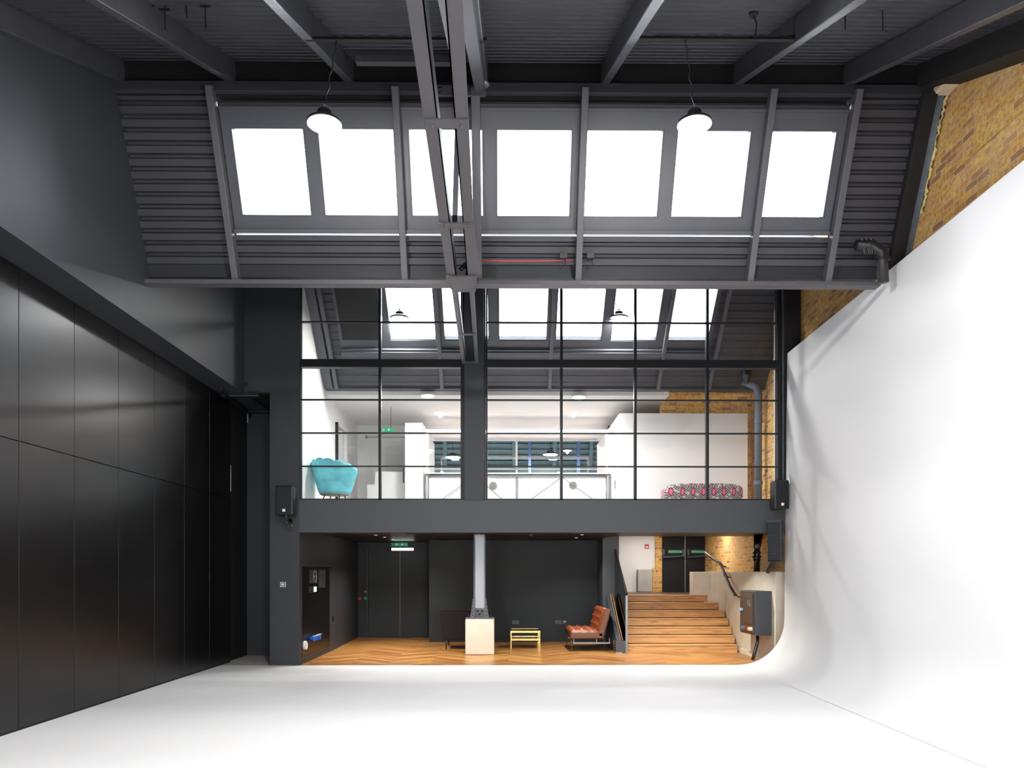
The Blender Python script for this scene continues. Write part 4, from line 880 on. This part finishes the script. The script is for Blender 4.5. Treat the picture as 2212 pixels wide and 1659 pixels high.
MB().box(AX(605.5, DF), AX(618, DF), DF-0.02, DF, AZ(1268, DF), AZ(1257, DF)).build('case', 'chrome', r, bevel=0.002); MB().box(AX(607, DF), AX(616.5, DF), DF-0.024, DF-0.02, AZ(1266, DF), AZ(1258.5, DF)).build('bezel', 'darkm', r)
MB().box(AX(608.3, DF), AX(615, DF), DF-0.027, DF-0.024, AZ(1265, DF), AZ(1259.7, DF)).build('screen', 'screen', r)
r = thing('air_heater', (AX(1680, 13.8), 13.8, AZ(1216, 13.8)), 'black louvred fan heater unit beside the backdrop edge', 'heater')
a = [at(1662, 1126, 14.05), at(1694, 1118, 13.6), at(1694, 1216, 13.6), at(1662, 1216, 14.05)]
zb_, zt_ = a[3].z-0.0, a[0].z
p0 = Vector((4.80, 13.93, 0)); p1 = Vector((4.99, 13.76, 0)); nrm = Vector((p1-p0)).cross(Vector((0, 0, 1))).normalized()
if nrm.y > 0: nrm = -nrm
def hp8(off0, off1, z0, z1, e0=0.0, e1=0.0):
    A = p0.lerp(p1, e0); B = p0.lerp(p1, 1-e1)
    return [A+nrm*off0+Vector((0, 0, z0)), B+nrm*off0+Vector((0, 0, z0)), B+nrm*off1+Vector((0, 0, z0)), A+nrm*off1+Vector((0, 0, z0)), A+nrm*off0+Vector((0, 0, z1)), B+nrm*off0+Vector((0, 0, z1)), B+nrm*off1+Vector((0, 0, z1)), A+nrm*off1+Vector((0, 0, z1))]
MB().hexa(hp8(-0.13, 0.0, 1.90, 2.66)).build('housing', 'darkm', r, bevel=0.01)
mb = MB()
for k in range(26): mb.hexa(hp8(0.001, 0.014, 1.95+k*0.0265, 1.95+k*0.0265+0.012, 0.05, 0.03))
mb.build('louvres', 'ecase', r)
MB().hexa(hp8(0.0, 0.03, 2.63, 2.66)).build('top_edge', 'ecase', r); MB().hexa(hp8(0.014, 0.016, 2.05, 2.062, 0.15, 0.3)).build('maker_badge', 'chrome', r)
mb = MB(); mb.tube([(5.0, 14.5, zc-0.02), (5.0, 14.2, 1.9), (4.98, 13.95, 2.0)], 0.045, 10); mb.build('stand_post', 'darkm', r)

# ================================================================== PENDANTS
def pendant(x, D, z, rad, label, tops, rail=None, power=90, cordr=0.006, side=0):
    r = thing('pendant_lamp', (x, D, z), label, 'pendant lamp', 'hanging disc lamps')
    mb = MB(); mb.lathe([(rad*0.92, 0.0), (rad, 0.01), (rad, 0.03), (rad*0.75, 0.06), (rad*0.45, 0.07), (rad*0.42, 0.13), (rad*0.3, 0.15), (0.02, 0.155)], (x, D, z), 32); mb.build('housing', 'darkm', r, smooth=False)
    mb = MB(); mb.lathe([(rad*0.86, -0.012), (rad*0.9, 0.0)], (x, D, z-0.001), 32); mb.build('lamp_face', 'lamp', r)
    mb = MB(); mb.lathe([(rad*0.93, -0.014), (rad, -0.012), (rad, 0.0)], (x, D, z+0.012), 32); mb.build('rim', 'whitep', r)
    n = 14; pts = [Vector((x, D, z+0.15)).lerp(Vector(tops), i/n)+Vector((0.012*math.sin(i*1.7), 0, 0))*(0 if i in (0, n) else 1) for i in range(n+1)]
    mb = MB(); mb.tube(pts, cordr, 6); mb.build('cord', 'darkm', r, smooth=True)
    mb = MB(); mb.tube([(x, D, z+0.15), (x, D, z+0.2)], 0.015, 8); mb.build('hook', 'grey', r)
    area('pendant_light', (x, D, z-0.03), (0, 0, 0), rad*1.6, rad*1.6, power, (1, 0.975, 0.95), parent=r, shape='DISK')
    if side:
        l = bpy.data.lights.new('pendant_glow', 'POINT'); l.energy = side; l.shadow_soft_size = 0.05; l.color = (1, 0.975, 0.95)
        o = bpy.data.objects.new('pendant_glow', l); COL.objects.link(o); o.parent = r; o.location = (0, 0, -0.075)
DPN = 7.45; zr = AZ(88, DPN)
pz = AZ(272, DPN)
pendant(AX(701, DPN), DPN, pz, 0.165, 'bright disc lamp hanging left of the truss over the studio', (AX(727, DPN), DPN, zr), power=125, side=135)
pendant(AX(1500, DPN), DPN, AZ(269, DPN), 0.165, 'bright disc lamp hanging right of the truss over the studio', (AX(1480, DPN), DPN, AZ(82, DPN)), power=125, side=135)
for i, (x, D) in enumerate(((-2.6, 1.6), (2.2, 1.6), (-2.6, -3.6), (2.2, -3.6))):  # further disc lamps, unseen, added to brighten the studio
    pendant(x, D, 6.0, 0.165, ['added unseen disc lamp above and behind the camera at left', 'added unseen disc lamp above and behind the camera at right', 'added unseen disc lamp near the rear wall at left', 'added unseen disc lamp near the rear wall at right'][i], (x, D, 7.0), power=125, side=135)
for x, lb in ((-2.9, 'left'), (2.6, 'right')):  # softboxes added out of view to light the facade and brick evenly
    r = thing('fill_softbox', (x, -4.6, 0), 'large square added fill softbox on a stand, unseen behind the camera at '+lb, 'softbox', 'added fill softboxes behind the camera')
    MB().box(x-1.1, x+1.1, -4.9, -4.6, 1.3, 3.5).build('hood', 'darkm', r, bevel=0.02); MB().box(x-1.07, x+1.07, -4.6, -4.585, 1.33, 3.47).build('diffuser', emit_mat('softbox diffuser '+lb, (1, 1, 1, 1), 3.0), r)
    mb = MB(); mb.tube([(x, -4.75, 0.0), (x, -4.75, 1.3)], 0.02, 8); mb.build('stand', 'grey', r)
    area('softbox_fill', (x, -4.55, 2.4), (PI/2+0.22, 0, 0), 2.1, 2.1, 520, (1, 0.985, 0.965), parent=r)
    r.rotation_euler = (0, 0, -0.42 if lb == 'left' else -0.12)
def rail(pxa, pxb, py, label, s=0):
    r = thing('lamp_rail', (AX((pxa+pxb)/2, DPN), DPN, AZ(py, DPN)), label, 'rail')
    x0, x1 = AX(pxa, DPN), AX(pxb, DPN); z = AZ(py, DPN)
    MB().box(x0, x1, DPN-0.02, DPN+0.02, z, z+0.025).build('channel', 'darkm', r)
    n = 30; pts = [(x0+(x1-x0)*(0.15+0.8*i/n), DPN-0.01, z+0.03+0.012*abs(math.sin(i*0.9))) for i in range(n+1)]
    mb = MB(); mb.tube(pts, 0.006, 6); mb.build('loose_cable', 'pipe', r, smooth=True)
rail(660, 1052, 90, 'thin black lamp rail crossing under the truss at left'); rail(1355, 1735, 84, 'thin black lamp rail under the roof at right')
for px, py0, py1, lb in ((322, 12, 45, 'leftmost, near the left wall'), (356, 20, 70, 'second from the left wall'), (402, 0, 42, 'third from the left wall'), (443, 12, 68, 'fourth from the left wall, with a crosspiece'), (1825, 8, 60, 'right of the lamp rail'), (1906, 8, 62, 'nearest the brick gable')):
    D = 7.25; zz = 8.02-0.433*(9.45-D)+0.02
    x = AX(px, D); mb = MB(); mb.tube([(x, D, zz), (x+0.005, D, AZ(py1, D))], 0.006, 6); mb.box(x-0.05, x+0.05, D-0.01, D+0.01, AZ(py0+8, D), AZ(py0+8, D)+0.015)
    tag(mb.build('hanging_rod', 'darkm'), 'thin black threaded rod hanging from the roof, '+lb, 'rod', 'threaded rods under the roof')
r = thing('cord_rose', (AX(1628, 7.35), 7.35, 7.1), 'black round ceiling rose with a looping cord right of the right lamp', 'ceiling rose')
x = AX(1628, 7.35); zz = 8.02-0.433*(9.45-7.35)+0.02
mb = MB(); mb.lathe([(0.045, -0.05), (0.045, 0.0)], (x, 7.35, zz), 16); mb.build('rose', 'darkm', r)
mb = MB(); mb.tube([(x, 7.35, zz-0.05), (x+0.03, 7.35, zz-0.13), (x+0.02, 7.38, zz-0.24)], 0.006, 6); mb.build('cord', 'pipe', r)
# red cable and junction boxes on the gutter
mb = MB(); y = 10.22; fz = lambda px, py: at(px, py, 10.2)
mb.tube([fz(1028, 563), fz(1080, 563.5), fz(1130, 564), fz(1180, 563.5), fz(1237, 562)], 0.007, 6); tag(mb.build('red_cable', 'redcable', smooth=True), 'thin red cable clipped above the gutter right of the truss', 'cable')
for px, lb in ((1217, 'left'), (1275, 'right')):
    p = at(px, 553, 10.15); r = thing('junction_box', p, 'small dark junction box %s of the fourth skylight rafter' % lb, 'junction box', 'junction boxes above the gutter')
    MB().box(p.x-0.05, p.x+0.05, p.y-0.04, p.y+0.06, p.z-0.035, p.z+0.035).build('case', 'ecase', r, bevel=0.006)
    mb = MB(); mb.tube([p+Vector((0.02, 0, -0.03)), p+Vector((0.03, 0, -0.12)), p+Vector((-0.03, 0.02, -0.16)), p+Vector((-0.05, 0.05, -0.15))], 0.004, 6); mb.build('wire', 'pipe', r)
# dark vent pipe by the gable
r = thing('gable_pipe_assembly', at(1905, 560, 10.0), 'dark pipe and valve cluster under the roof beside the gable', 'pipe')
mb = MB(); p = at(1908, 610, 9.9); mb.tube([p, at(1905, 545, 9.9), at(1880, 528, 9.9), at(1850, 530, 9.9)], 0.07, 12); mb.build('pipe_bend', 'darkm', r, smooth=True)
mb = MB(); [mb.tube([at(1862+5*k, 515+6*(k % 2), 9.85), at(1868+4*k, 548, 9.9)], 0.02, 6) for k in range(5)]; mb.build('valves', 'darkm', r)
mb = MB(); mb.lathe([(0.09, -0.02), (0.09, 0.02)], at(1907, 560, 9.9), 16); mb.build('collar', 'darkm', r)

# ================================================================== MEZZANINE
MF = 3.0; MC = 5.5; DBK = 19.7
struct(MB().box(-3.95, 5.5, DF+0.3, 16.8, ZSOF+0.2, MF).build('floor_mezzanine', 'wallw')); struct(MB().box(-3.95, 5.5, 16.8, 21.2, 2.9, MF).build('floor_mezzanine_rear', 'wallw'))
struct(MB().prism([(DF+0.2, MF), (DF+0.2, 7.85), (16.4, 5.7), (17.15, 5.7), (17.15, MF)], 'x', -4.0, -3.8).build('wall_mezzanine_left', 'wallw'))
struct(MB().box(-4.0, -3.8, 18.1, 21.2, MF, 5.7).build('wall_mezzanine_left_far', 'wallw'))
struct(MB().box(-4.0, -3.8, 17.15, 18.1, AZ(918, 17.2), 5.7).build('wall_mezzanine_left_head', 'wallw'))
struct(MB().box(-4.6, -4.5, 16.8, 18.6, MF, 6).build('wall_doorway', 'wallw'))
struct(MB().box(-4.6, -4.0, 18.3, 18.4, MF, 6).build('wall_doorway_side', 'wallw'))
struct(MB().box(-4.6, -4.0, 16.8, 16.9, MF, 6).build('wall_doorway_near', 'wallw'))
struct(MB().box(-4.6, -3.9, 16.8, 18.4, 5.9, 6.0).build('ceiling_doorway', 'wallw'))
struct(MB().box(-4.6, -3.95, 16.8, 18.4, MF-0.1, MF).build('floor_doorway', 'wallw'))
XQ = AX(1430, 17.02)
struct(MB().box(-3.95, XQ-0.1, VB+0.22, 22.0, MC, MC+0.2).build('ceiling_mezzanine', 'wallw'))
struct(MB().box(XQ-0.1, XQ, VB+0.2, 22.0, MC, 6.1).build('wall_ceiling_step', 'wallw'))
struct(MB().box(XQ, 5.5, VB+0.1, 17.5, 6.0, 6.1).build('ceiling_mezzanine_right', 'wallw')); struct(MB().box(XQ, 5.5, 17.3, 22.0, MC, MC+0.2).build('ceiling_mezzanine_rear', 'wallw'))
struct(MB().box(XQ, 5.499, 17.02, 17.3, MF, 6.0).build('wall_mezzanine_brick_upper', 'brickx'))
struct(MB().box(XQ, AX(1463, 16.9), 16.99, 17.02, 5.2, 6.0).build('wall_mezzanine_pier_upper', 'brickx'))
r = sroot('door_3', (-3.8, 17.6, MF)); zt = AZ(918, 17.2)
MB().box(-3.82, -3.74, 17.12, 17.17, MF, zt+0.04).build('door_frame', 'frame', r); MB().box(-3.82, -3.74, 18.08, 18.13, MF, zt).build('door_frame', 'whitep', r); MB().box(-3.82, -3.74, 17.12, 18.13, zt, zt+0.05).build('door_frame', 'whitep', r)
MB().box(-4.4, -3.82, 18.0, 18.05, MF, zt).build('door_leaf', 'whitep', r)
# white right reveal sliver of the glazing
struct(MB().box(AX(1671.5, DF+0.8), 5.44, DF+0.25, DF+0.8, MF, 7.0).build('trim_61', 'wallw'))
# back wall white part / brick
xbk = AX(1463, DBK)
XI0, XI1 = -1.92, 2.505
struct(MB().box(-3.95, XI0-0.16, DBK, DBK+0.15, MF, MC).build('wall_mezzanine_back', 'wallw'))
struct(MB().box(XI1+0.15, AX(1430, DBK), DBK, DBK+0.15, MF, MC).build('wall_mezzanine_back_right', 'wallw'))
struct(MB().box(AX(1430, DBK), 5.5, DBK, DBK+0.25, MF, MC).build('wall_mezzanine_brick', 'brickx'))
struct(MB().box(AX(1430, DBK-0.1), AX(1463, DBK-0.1), DBK-0.12, DBK, MF, MC).build('wall_mezzanine_pier', 'brickx'))
# portal box
ZT = 5.2
struct(MB().box(AX(875, 17.8), XI0, 17.8, 20.8, MF, ZT).build('wall_portal_left', 'wallw'))
DRB = 16.7
mb = MB(); mb.prism([(XI1, MF), (XI1, ZT), (AX(1615, DRB), ZT), (AX(1615, DRB), MF)], 'y', DRB, DRB+0.3)
mb.box(XI1, XI1+0.25, DRB+0.3, 20.8, MF, ZT); struct(mb.build('wall_portal_right', 'wallw'))
struct(MB().box(XI0, XI1, 18.6, 18.75, AZ(928, 18.6)-0.0, ZT+0.001).build('trim_62', 'wallw')) 
struct(MB().box(XI0-0.15, XI1+0.2, 19.7, 19.85, ZT, MC).build('wall_mezzanine_back_top', 'wallw'))
r = thing('light_strip', (0.3, 18.6, 5.13), 'glowing horizontal strip light over the pass through window', 'strip light')
MB().box(XI0+0.02, XI1-0.02, 18.62, 18.68, AZ(935.5, 18.6), AZ(929, 18.6)-0.01).build('diffuser', 'led', r)
for x, lb, a in ((XI0+0.02, 'left', 0), (XI1-0.02, 'right', 0)):
    z0, z1 = AZ(1019, 18.6), AZ(935, 18.6)
    q = thing('light_strip', (x, 18.6, z0), 'glowing vertical strip light at the %s of the pass through window' % lb, 'strip light')
    MB().box(x-0.02, x+0.02+(0.0), 18.55, 18.75, z0, z1).build('diffuser', 'led', q)
# back window looking to the other hall
DG = 20.75
r = sroot('window_41', (0.3, DG, 4.0)); z0, z1 = 3.9, 5.32
MB().box(XI0, XI1, DG, DG+0.1, MF, z0).build('apron', 'wallw', r)
MB().box(XI0, XI1, DG, DG+0.1, z1, 5.6).build('head', 'wallw', r)
x = AX(1116, DG); MB().box(x-0.025, x+0.025, DG-0.03, DG+0.06, z0, z1).build('mullion', 'whitep', r)
MB().box(XI0, XI1, DG-0.03, DG+0.05, AZ(1014, DG), AZ(1012, DG)).build('glazing_bar', 'whitep', r)
mb = MB(); mb.b.faces.new([mb.b.verts.new(q) for q in ((XI0, DG+0.02, z0), (XI1, DG+0.02, z0), (XI1, DG+0.02, z1), (XI0, DG+0.02, z1))]); mb.build('pane', 'glass', r)
# other hall
struct(MB().box(-6, 7, 32, 32.2, 2.95, 7.6).build('wall_other_hall', 'teal'))
struct(MB().box(-6.2, -6, 21.3, 32, 2.95, 7.6).build('wall_other_hall_left', 'teal')); struct(MB().box(7, 7.2, 21.3, 32, 2.95, 7.6).build('wall_other_hall_right', 'teal'))
struct(MB().box(-6, 7, 21.25, 32, 2.95, 3.0).build('floor_other_hall', 'white')); struct(MB().box(-6.2, 7.2, 20.88, 32.2, 7.6, 7.7).build('ceiling_other_hall', 'teal'))
struct(MB().box(-6.2, -3.9, 20.85, 20.9, 2.95, 7.6).build('wall_other_hall_front', 'teal')); struct(MB().box(-6.2, 7.2, 20.86, 20.9, 5.62, 7.6).build('wall_other_hall_front_top', 'teal'))
fo = Frame((29.5, 6.1), (-0.35, 0.937), (-0.937, -0.35)); mb = MB(); fo.corr(mb, -6, 7, -0.4, 1.6, 0.22, 0.07, gap=0.25, top=0.5); struct(mb.build('ceiling_other_hall_slope', 'teal'))
fo2 = Frame((26.4, 5.5), (0.93, 0.367), (0.367, -0.93)); 
struct(MB().box(-6, 7, 28.2, 28.4, 7.0, 7.25).build('trim_63', 'tealb')); struct(MB().box(-6, 7, 29.4, 29.7, 5.55, 5.7).build('trim_64', 'teal'))
for x in (-2.3, 0.35, 1.9, 3.3): 
    mb = MB(); fo.box(mb, x-0.07, x+0.07, -0.3, 1.55, 0, 0.16); tag(mb.build('far_hall_rafter', 'teal'), 'pale teal rafter seen through the back window, %s' % {-2.3: 'leftmost', 0.35: 'left of the lit lamp', 1.9: 'right of the lit lamp', 3.3: 'rightmost'}[x], 'rafter')
for x in (-1.4, 0.9, 2.7): struct(MB().box(x-0.05, x+0.05, 28.0, 28.2, 3.0, 7.6).build('trim_65', 'tealb'))
for px, py, D, rad, lb in ((978, 988, 27.5, 0.28, 'seen through the back window left of the central post'), (1189, 982, 27.5, 0.28, 'seen through the back window right of its white mullion'), (956, 947, 24.0, 0.24, 'small and high at the left of the back window'), (1197, 943, 24.0, 0.26, 'small and high at the right of the back window'), (1175, 993, 30.0, 0.24, 'low and farthest through the back window')):
    pendant(AX(px, D), D, AZ(py, D), rad, 'disc lamp '+lb, (AX(px, D), D, 7.6), power=240, cordr=0.01)
# counter with tube frame
DCN = 18.05
r = thing('framed_counter', (0.3, DCN+0.3, MF), 'white counter with grey tube frame, diagonal braces and round discs on the mezzanine', 'counter')
cx0, cx1 = XI0+0.03, XI1-0.03; ctop = AZ(1022, DCN)
MB().box(cx0+0.06, cx1-0.06, DCN+0.03, DCN+0.45, MF, ctop-0.06).build('body', 'wallw', r)
MB().box(cx0, cx1, DCN-0.02, DCN+0.5, ctop-0.02, ctop+0.01).build('worktop', 'whitep', r)
def tb(a, b, rr=0.014, nm='frame_tube'):
    mb = MB(); mb.tube([a, b], rr, 8); mb.build(nm, 'grey', r, smooth=True)
yy = DCN; zt2 = ctop-0.07
tb((cx0+0.07, yy, zt2), (cx1-0.07, yy, zt2), 0.018); tb((cx0+0.01, yy-0.3+0.3, ctop-0.02), (cx1-0.01, yy, ctop-0.02), 0.012)
for x in (cx0+0.01, cx0+0.08, cx1-0.08, cx1-0.01, AX(1117, DCN)): tb((x, yy, MF), (x, yy, ctop-0.02), 0.016)
def pz_(px, py): return (AX(px, DCN), DCN-0.005, AZ(py, DCN))
for a, b in (((955, 1079), (995, 1050)), ((995, 1050), (1030, 1026)), ((1030, 1030), (1085, 1079)), ((1147, 1079), (1212, 1031)), ((1214, 1030), (1281, 1079))): tb(pz_(*a), pz_(*b), 0.008, 'brace')
for px, py in ((1065, 1049), (1238, 1048)):
    p = pz_(px, py); mb = MB(); mb.lathe([(0.09, -0.012), (0.09, 0.03)], (p[0], DCN+0.02, p[2]), 28, 'y'); mb.build('round_disc', 'plinth' if False else 'taupe', r)
# low white stepped wall near the door + glass door rail
mb = MB(); mb.prism([(AX(793, 18.5), MF), (AX(793, 18.5), AZ(1047, 18.5)), (AX(809, 18.5), AZ(1047, 18.5)), (AX(811, 18.5), AZ(1019, 18.5)), (AX(874, 18.5), AZ(1019, 18.5)), (AX(874, 18.5), MF)], 'y', 18.5, 18.6); struct(mb.build('wall_low_stepped', 'wallw'))
r = thing('sliding_glass_door', (AX(830, 19.3), 19.3, MF), 'frameless sliding glass door with thin grey rail beside the white pillar', 'door')
mb = MB(); mb.tube([at(791, 944, 19.3), at(875, 944, 19.3)], 0.012, 8); mb.build('rail', 'grey', r); mb = MB(); mb.lathe([(0.04, -0.02), (0.04, 0.02)], at(792, 944, 19.3), 14, 'y'); mb.build('rail_bracket', 'grey', r)
mb = MB(); x0, x1 = AX(793, 19.35), AX(868, 19.35); mb.b.faces.new([mb.b.verts.new(q) for q in ((x0, 19.35, MF), (x1, 19.35, MF), (x1, 19.35, AZ(946, 19.35)), (x0, 19.35, AZ(946, 19.35)))]); mb.build('glass_pane', 'glass', r)
MB().box(AX(870.5, 18.45), AX(873, 18.45), 18.42, 18.45, AZ(1044, 18.45), AZ(1010, 18.45)).build('door_handle', 'darkm', r)
exit_sign(AX(817, 17.5), AX(851.5, 17.5), AZ(933, 17.5), AZ(924.5, 17.5), 17.5, 'green exit sign hanging behind the mezzanine glass', MC)
tag(MB().box(-3.8, -3.79, 15.2, 15.32, 3.62, 3.74).build('wall_socket', 'ecase', bevel=0.003), 'grey socket plate on the white wall behind the turquoise chair', 'socket')
tag(MB().box(XI1-0.012, XI1, 17.3, 17.4, 3.62, 3.8).build('light_switch', 'taupe', bevel=0.003), 'grey switch plate on the inner side of the right white partition', 'switch')
# ceiling downlights
for px, py, lb in ((924, 853, 'left'), (1250, 855, 'right')):
    D = (MC-EYE)*F/(HORIZON-py); x = AX(px, D); r = thing('mezzanine_downlight', (x, D, MC-0.02), 'round bright surface light on the white mezzanine ceiling at %s' % lb, 'ceiling light', 'round lights on the mezzanine ceiling')
    mb = MB(); mb.lathe([(0.15, -0.03), (0.16, -0.02), (0.16, 0.0)], (x, D, MC-0.001), 28); mb.build('trim_ring', 'whitep', r)
    mb = MB(); mb.lathe([(0.13, -0.036), (0.14, -0.03)], (x, D, MC-0.001), 28); mb.build('diffuser', 'dl', r)
    area('ceiling_lamp', (x, D, MC-0.06), (0, 0, 0), 0.28, 0.28, 90, (0.98, 0.99, 1), parent=r, shape='DISK')
for px, py, lb in ((863, 690, 'left'), (1337, 688, 'right')):
    D = 15.0; x = AX(px, D); z = AZ(py, D); pendant(x, D, z, 0.19, 'disc lamp hanging behind the mezzanine glass at %s' % lb, (x, D, 6.86), power=125, cordr=0.008)
# grey downpipe in the mezzanine
r = thing('rainwater_downpipe', (5.3, DX(1637, 5.3), MF), 'blue grey downpipe with hopper against the brick inside the mezzanine', 'pipe')
dd = DX(1638, 5.33)
mb = MB(); mb.tube([(5.33, dd, MF), (5.33, dd, AZ(850, dd)), (5.28, dd, AZ(835, dd)), (5.0, dd, AZ(822, dd))], 0.075, 16); mb.build('pipe_run', 'greyp', r, smooth=True)
for z in (4.9, 3.6): mb = MB(); mb.lathe([(0.09, -0.04), (0.09, 0.04)], (5.33, dd, z), 20); mb.build('collar', 'greyp', r)
mb = MB(); q = at(1612, 812, 15.7); mb.lathe([(0.05, -0.15), (0.11, 0.0), (0.1, 0.15), (0.05, 0.16)], q, 12); mb.build('hopper', 'darkm', r)
# turquoise shell chair
def shell_chair():
    cx, cy, z0 = AX(722, 15.0), 15.05, MF
    r = thing('turquoise_shell_chair', (cx, cy, z0), 'turquoise velvet scallop back tub chair on gold legs upstairs', 'chair')
    face = math.radians(28)        # the way the seat looks, from +y turning to +x
    ang0 = math.radians(-118); ang1 = math.radians(118); NP = 9
    zb = AZ(1063, 14.7)-z0; zmax = AZ(991, 14.7)-z0
    def pt(a, v, out):
        # a angle from the back direction
        top = zb+(zmax-zb)*(1-0.32*(abs(a)/ang1)**1.6)
        k = (a-ang0)/(ang1-ang0)*NP; fr_ = k % 1
        sc_ = math.sin(PI*fr_)**0.6
        top += 0.035*(sc_-0.6)
        z = zb+(top-zb)*v
        R = 0.30+0.145*(v**0.8)+0.012*sc_*v
        R -= (0.0 if out else 0.07)
        if not out: z = zb+0.12+(top-zb-0.12-0.01)*v
        d = face+PI+a
        return Vector((cx+R*math.sin(d), cy+R*math.cos(d), z0+z))
    mb = MB(); nu, nv = 108, 14
    O = [[mb.b.verts.new(pt(ang0+(ang1-ang0)*i/nu, j/nv, True)) for j in range(nv+1)] for i in range(nu+1)]
    I = [[mb.b.verts.new(pt(ang0+(ang1-ang0)*i/nu, j/nv, False)) for j in range(nv+1)] for i in range(nu+1)]
    for i in range(nu):
        for j in range(nv):
            mb.b.faces.new([O[i][j], O[i+1][j], O[i+1][j+1], O[i][j+1]]); mb.b.faces.new([I[i][j], I[i][j+1], I[i+1][j+1], I[i+1][j]])
        mb.b.faces.new([O[i][nv], O[i+1][nv], I[i+1][nv], I[i][nv]]); mb.b.faces.new([O[i][0], I[i][0], I[i+1][0], O[i+1][0]])
    for i in (0, nu):
        for j in range(nv): mb.b.faces.new([O[i][j], O[i][j+1], I[i][j+1], I[i][j]])
    mb.build('shell_back', 'velvet', r, smooth=True)
    mb = MB(); mb.lathe([(0.29, zb-0.01), (0.30, zb), (0.34, zb+0.1), (0.33, zb+0.17), (0.2, zb+0.19)], (cx, cy, z0), 32); mb.build('seat', 'velvet', r, smooth=True)
    mb = MB(); mb.lathe([(0.27, zb-0.03), (0.29, zb-0.012)], (cx, cy, z0), 32); mb.build('base_lining', 'taupe', r)
    for a in (45, 135, 225, 315):
        d = math.radians(a+10); p = Vector((cx+0.2*math.sin(d), cy+0.2*math.cos(d), z0+zb-0.02)); q = Vector((cx+0.3*math.sin(d), cy+0.3*math.cos(d), z0))
        mb = MB(); mb.tube([p, q], 0.012, 10, rs=[0.015, 0.009]); mb.build('leg', 'gold', r, smooth=True)
shell_chair()
# patterned sofa upstairs
def patsofa():
    D0, D1 = 15.35, 16.1; x0, x1 = AX(1437, D0), AX(1609, D0); zt = AZ(1042, D0)
    r = thing('patterned_loveseat', ((x0+x1)/2, 15.7, MF), 'rounded loveseat in pink, black and white geometric fabric upstairs', 'sofa')
    def blk(xa, xb, ya, yb, za, zb, nm, ex=5.0, n=28):
        mb = MB(); c = Vector(((xa+xb)/2, (ya+yb)/2, (za+zb)/2)); h = Vector(((xb-xa)/2, (yb-ya)/2, (zb-za)/2))
        def f(u, v):
            th = 2*PI*u; ph = PI*(v-0.5)
            def sp(t, e): return math.copysign(abs(t)**(2/e), t)
            return c+Vector((h.x*sp(math.cos(ph), ex)*sp(math.cos(th), ex), h.y*sp(math.cos(ph), ex)*sp(math.sin(th), ex), h.z*sp(math.sin(ph), ex)))
        mb.grid(f, 64, n); bmesh.ops.remove_doubles(mb.b, verts=mb.b.verts, dist=0.0005); mb.build(nm, 'pattern', r, smooth=True)
    blk(x0, x1, D0, D0+0.36, MF+0.1, zt, 'backrest', 4.2)
    blk(x0+0.02, x0+0.32, D0+0.1, D1, MF+0.1, zt-0.05, 'arm', 3.6); blk(x1-0.32, x1-0.02, D0+0.1, D1, MF+0.1, zt-0.05, 'arm', 3.6)
    blk(x0+0.2, x1-0.2, D0+0.2, D1, MF+0.1, MF+0.44, 'seat', 6.0)
    for x in (x0+0.3, x1-0.2):
        for y in (D0+0.12, D1-0.12): mb = MB(); mb.lathe([(0.015, 0), (0.022, 0.13)], (x, y, MF), 10); mb.build('leg', 'darkm', r)
patsofa()
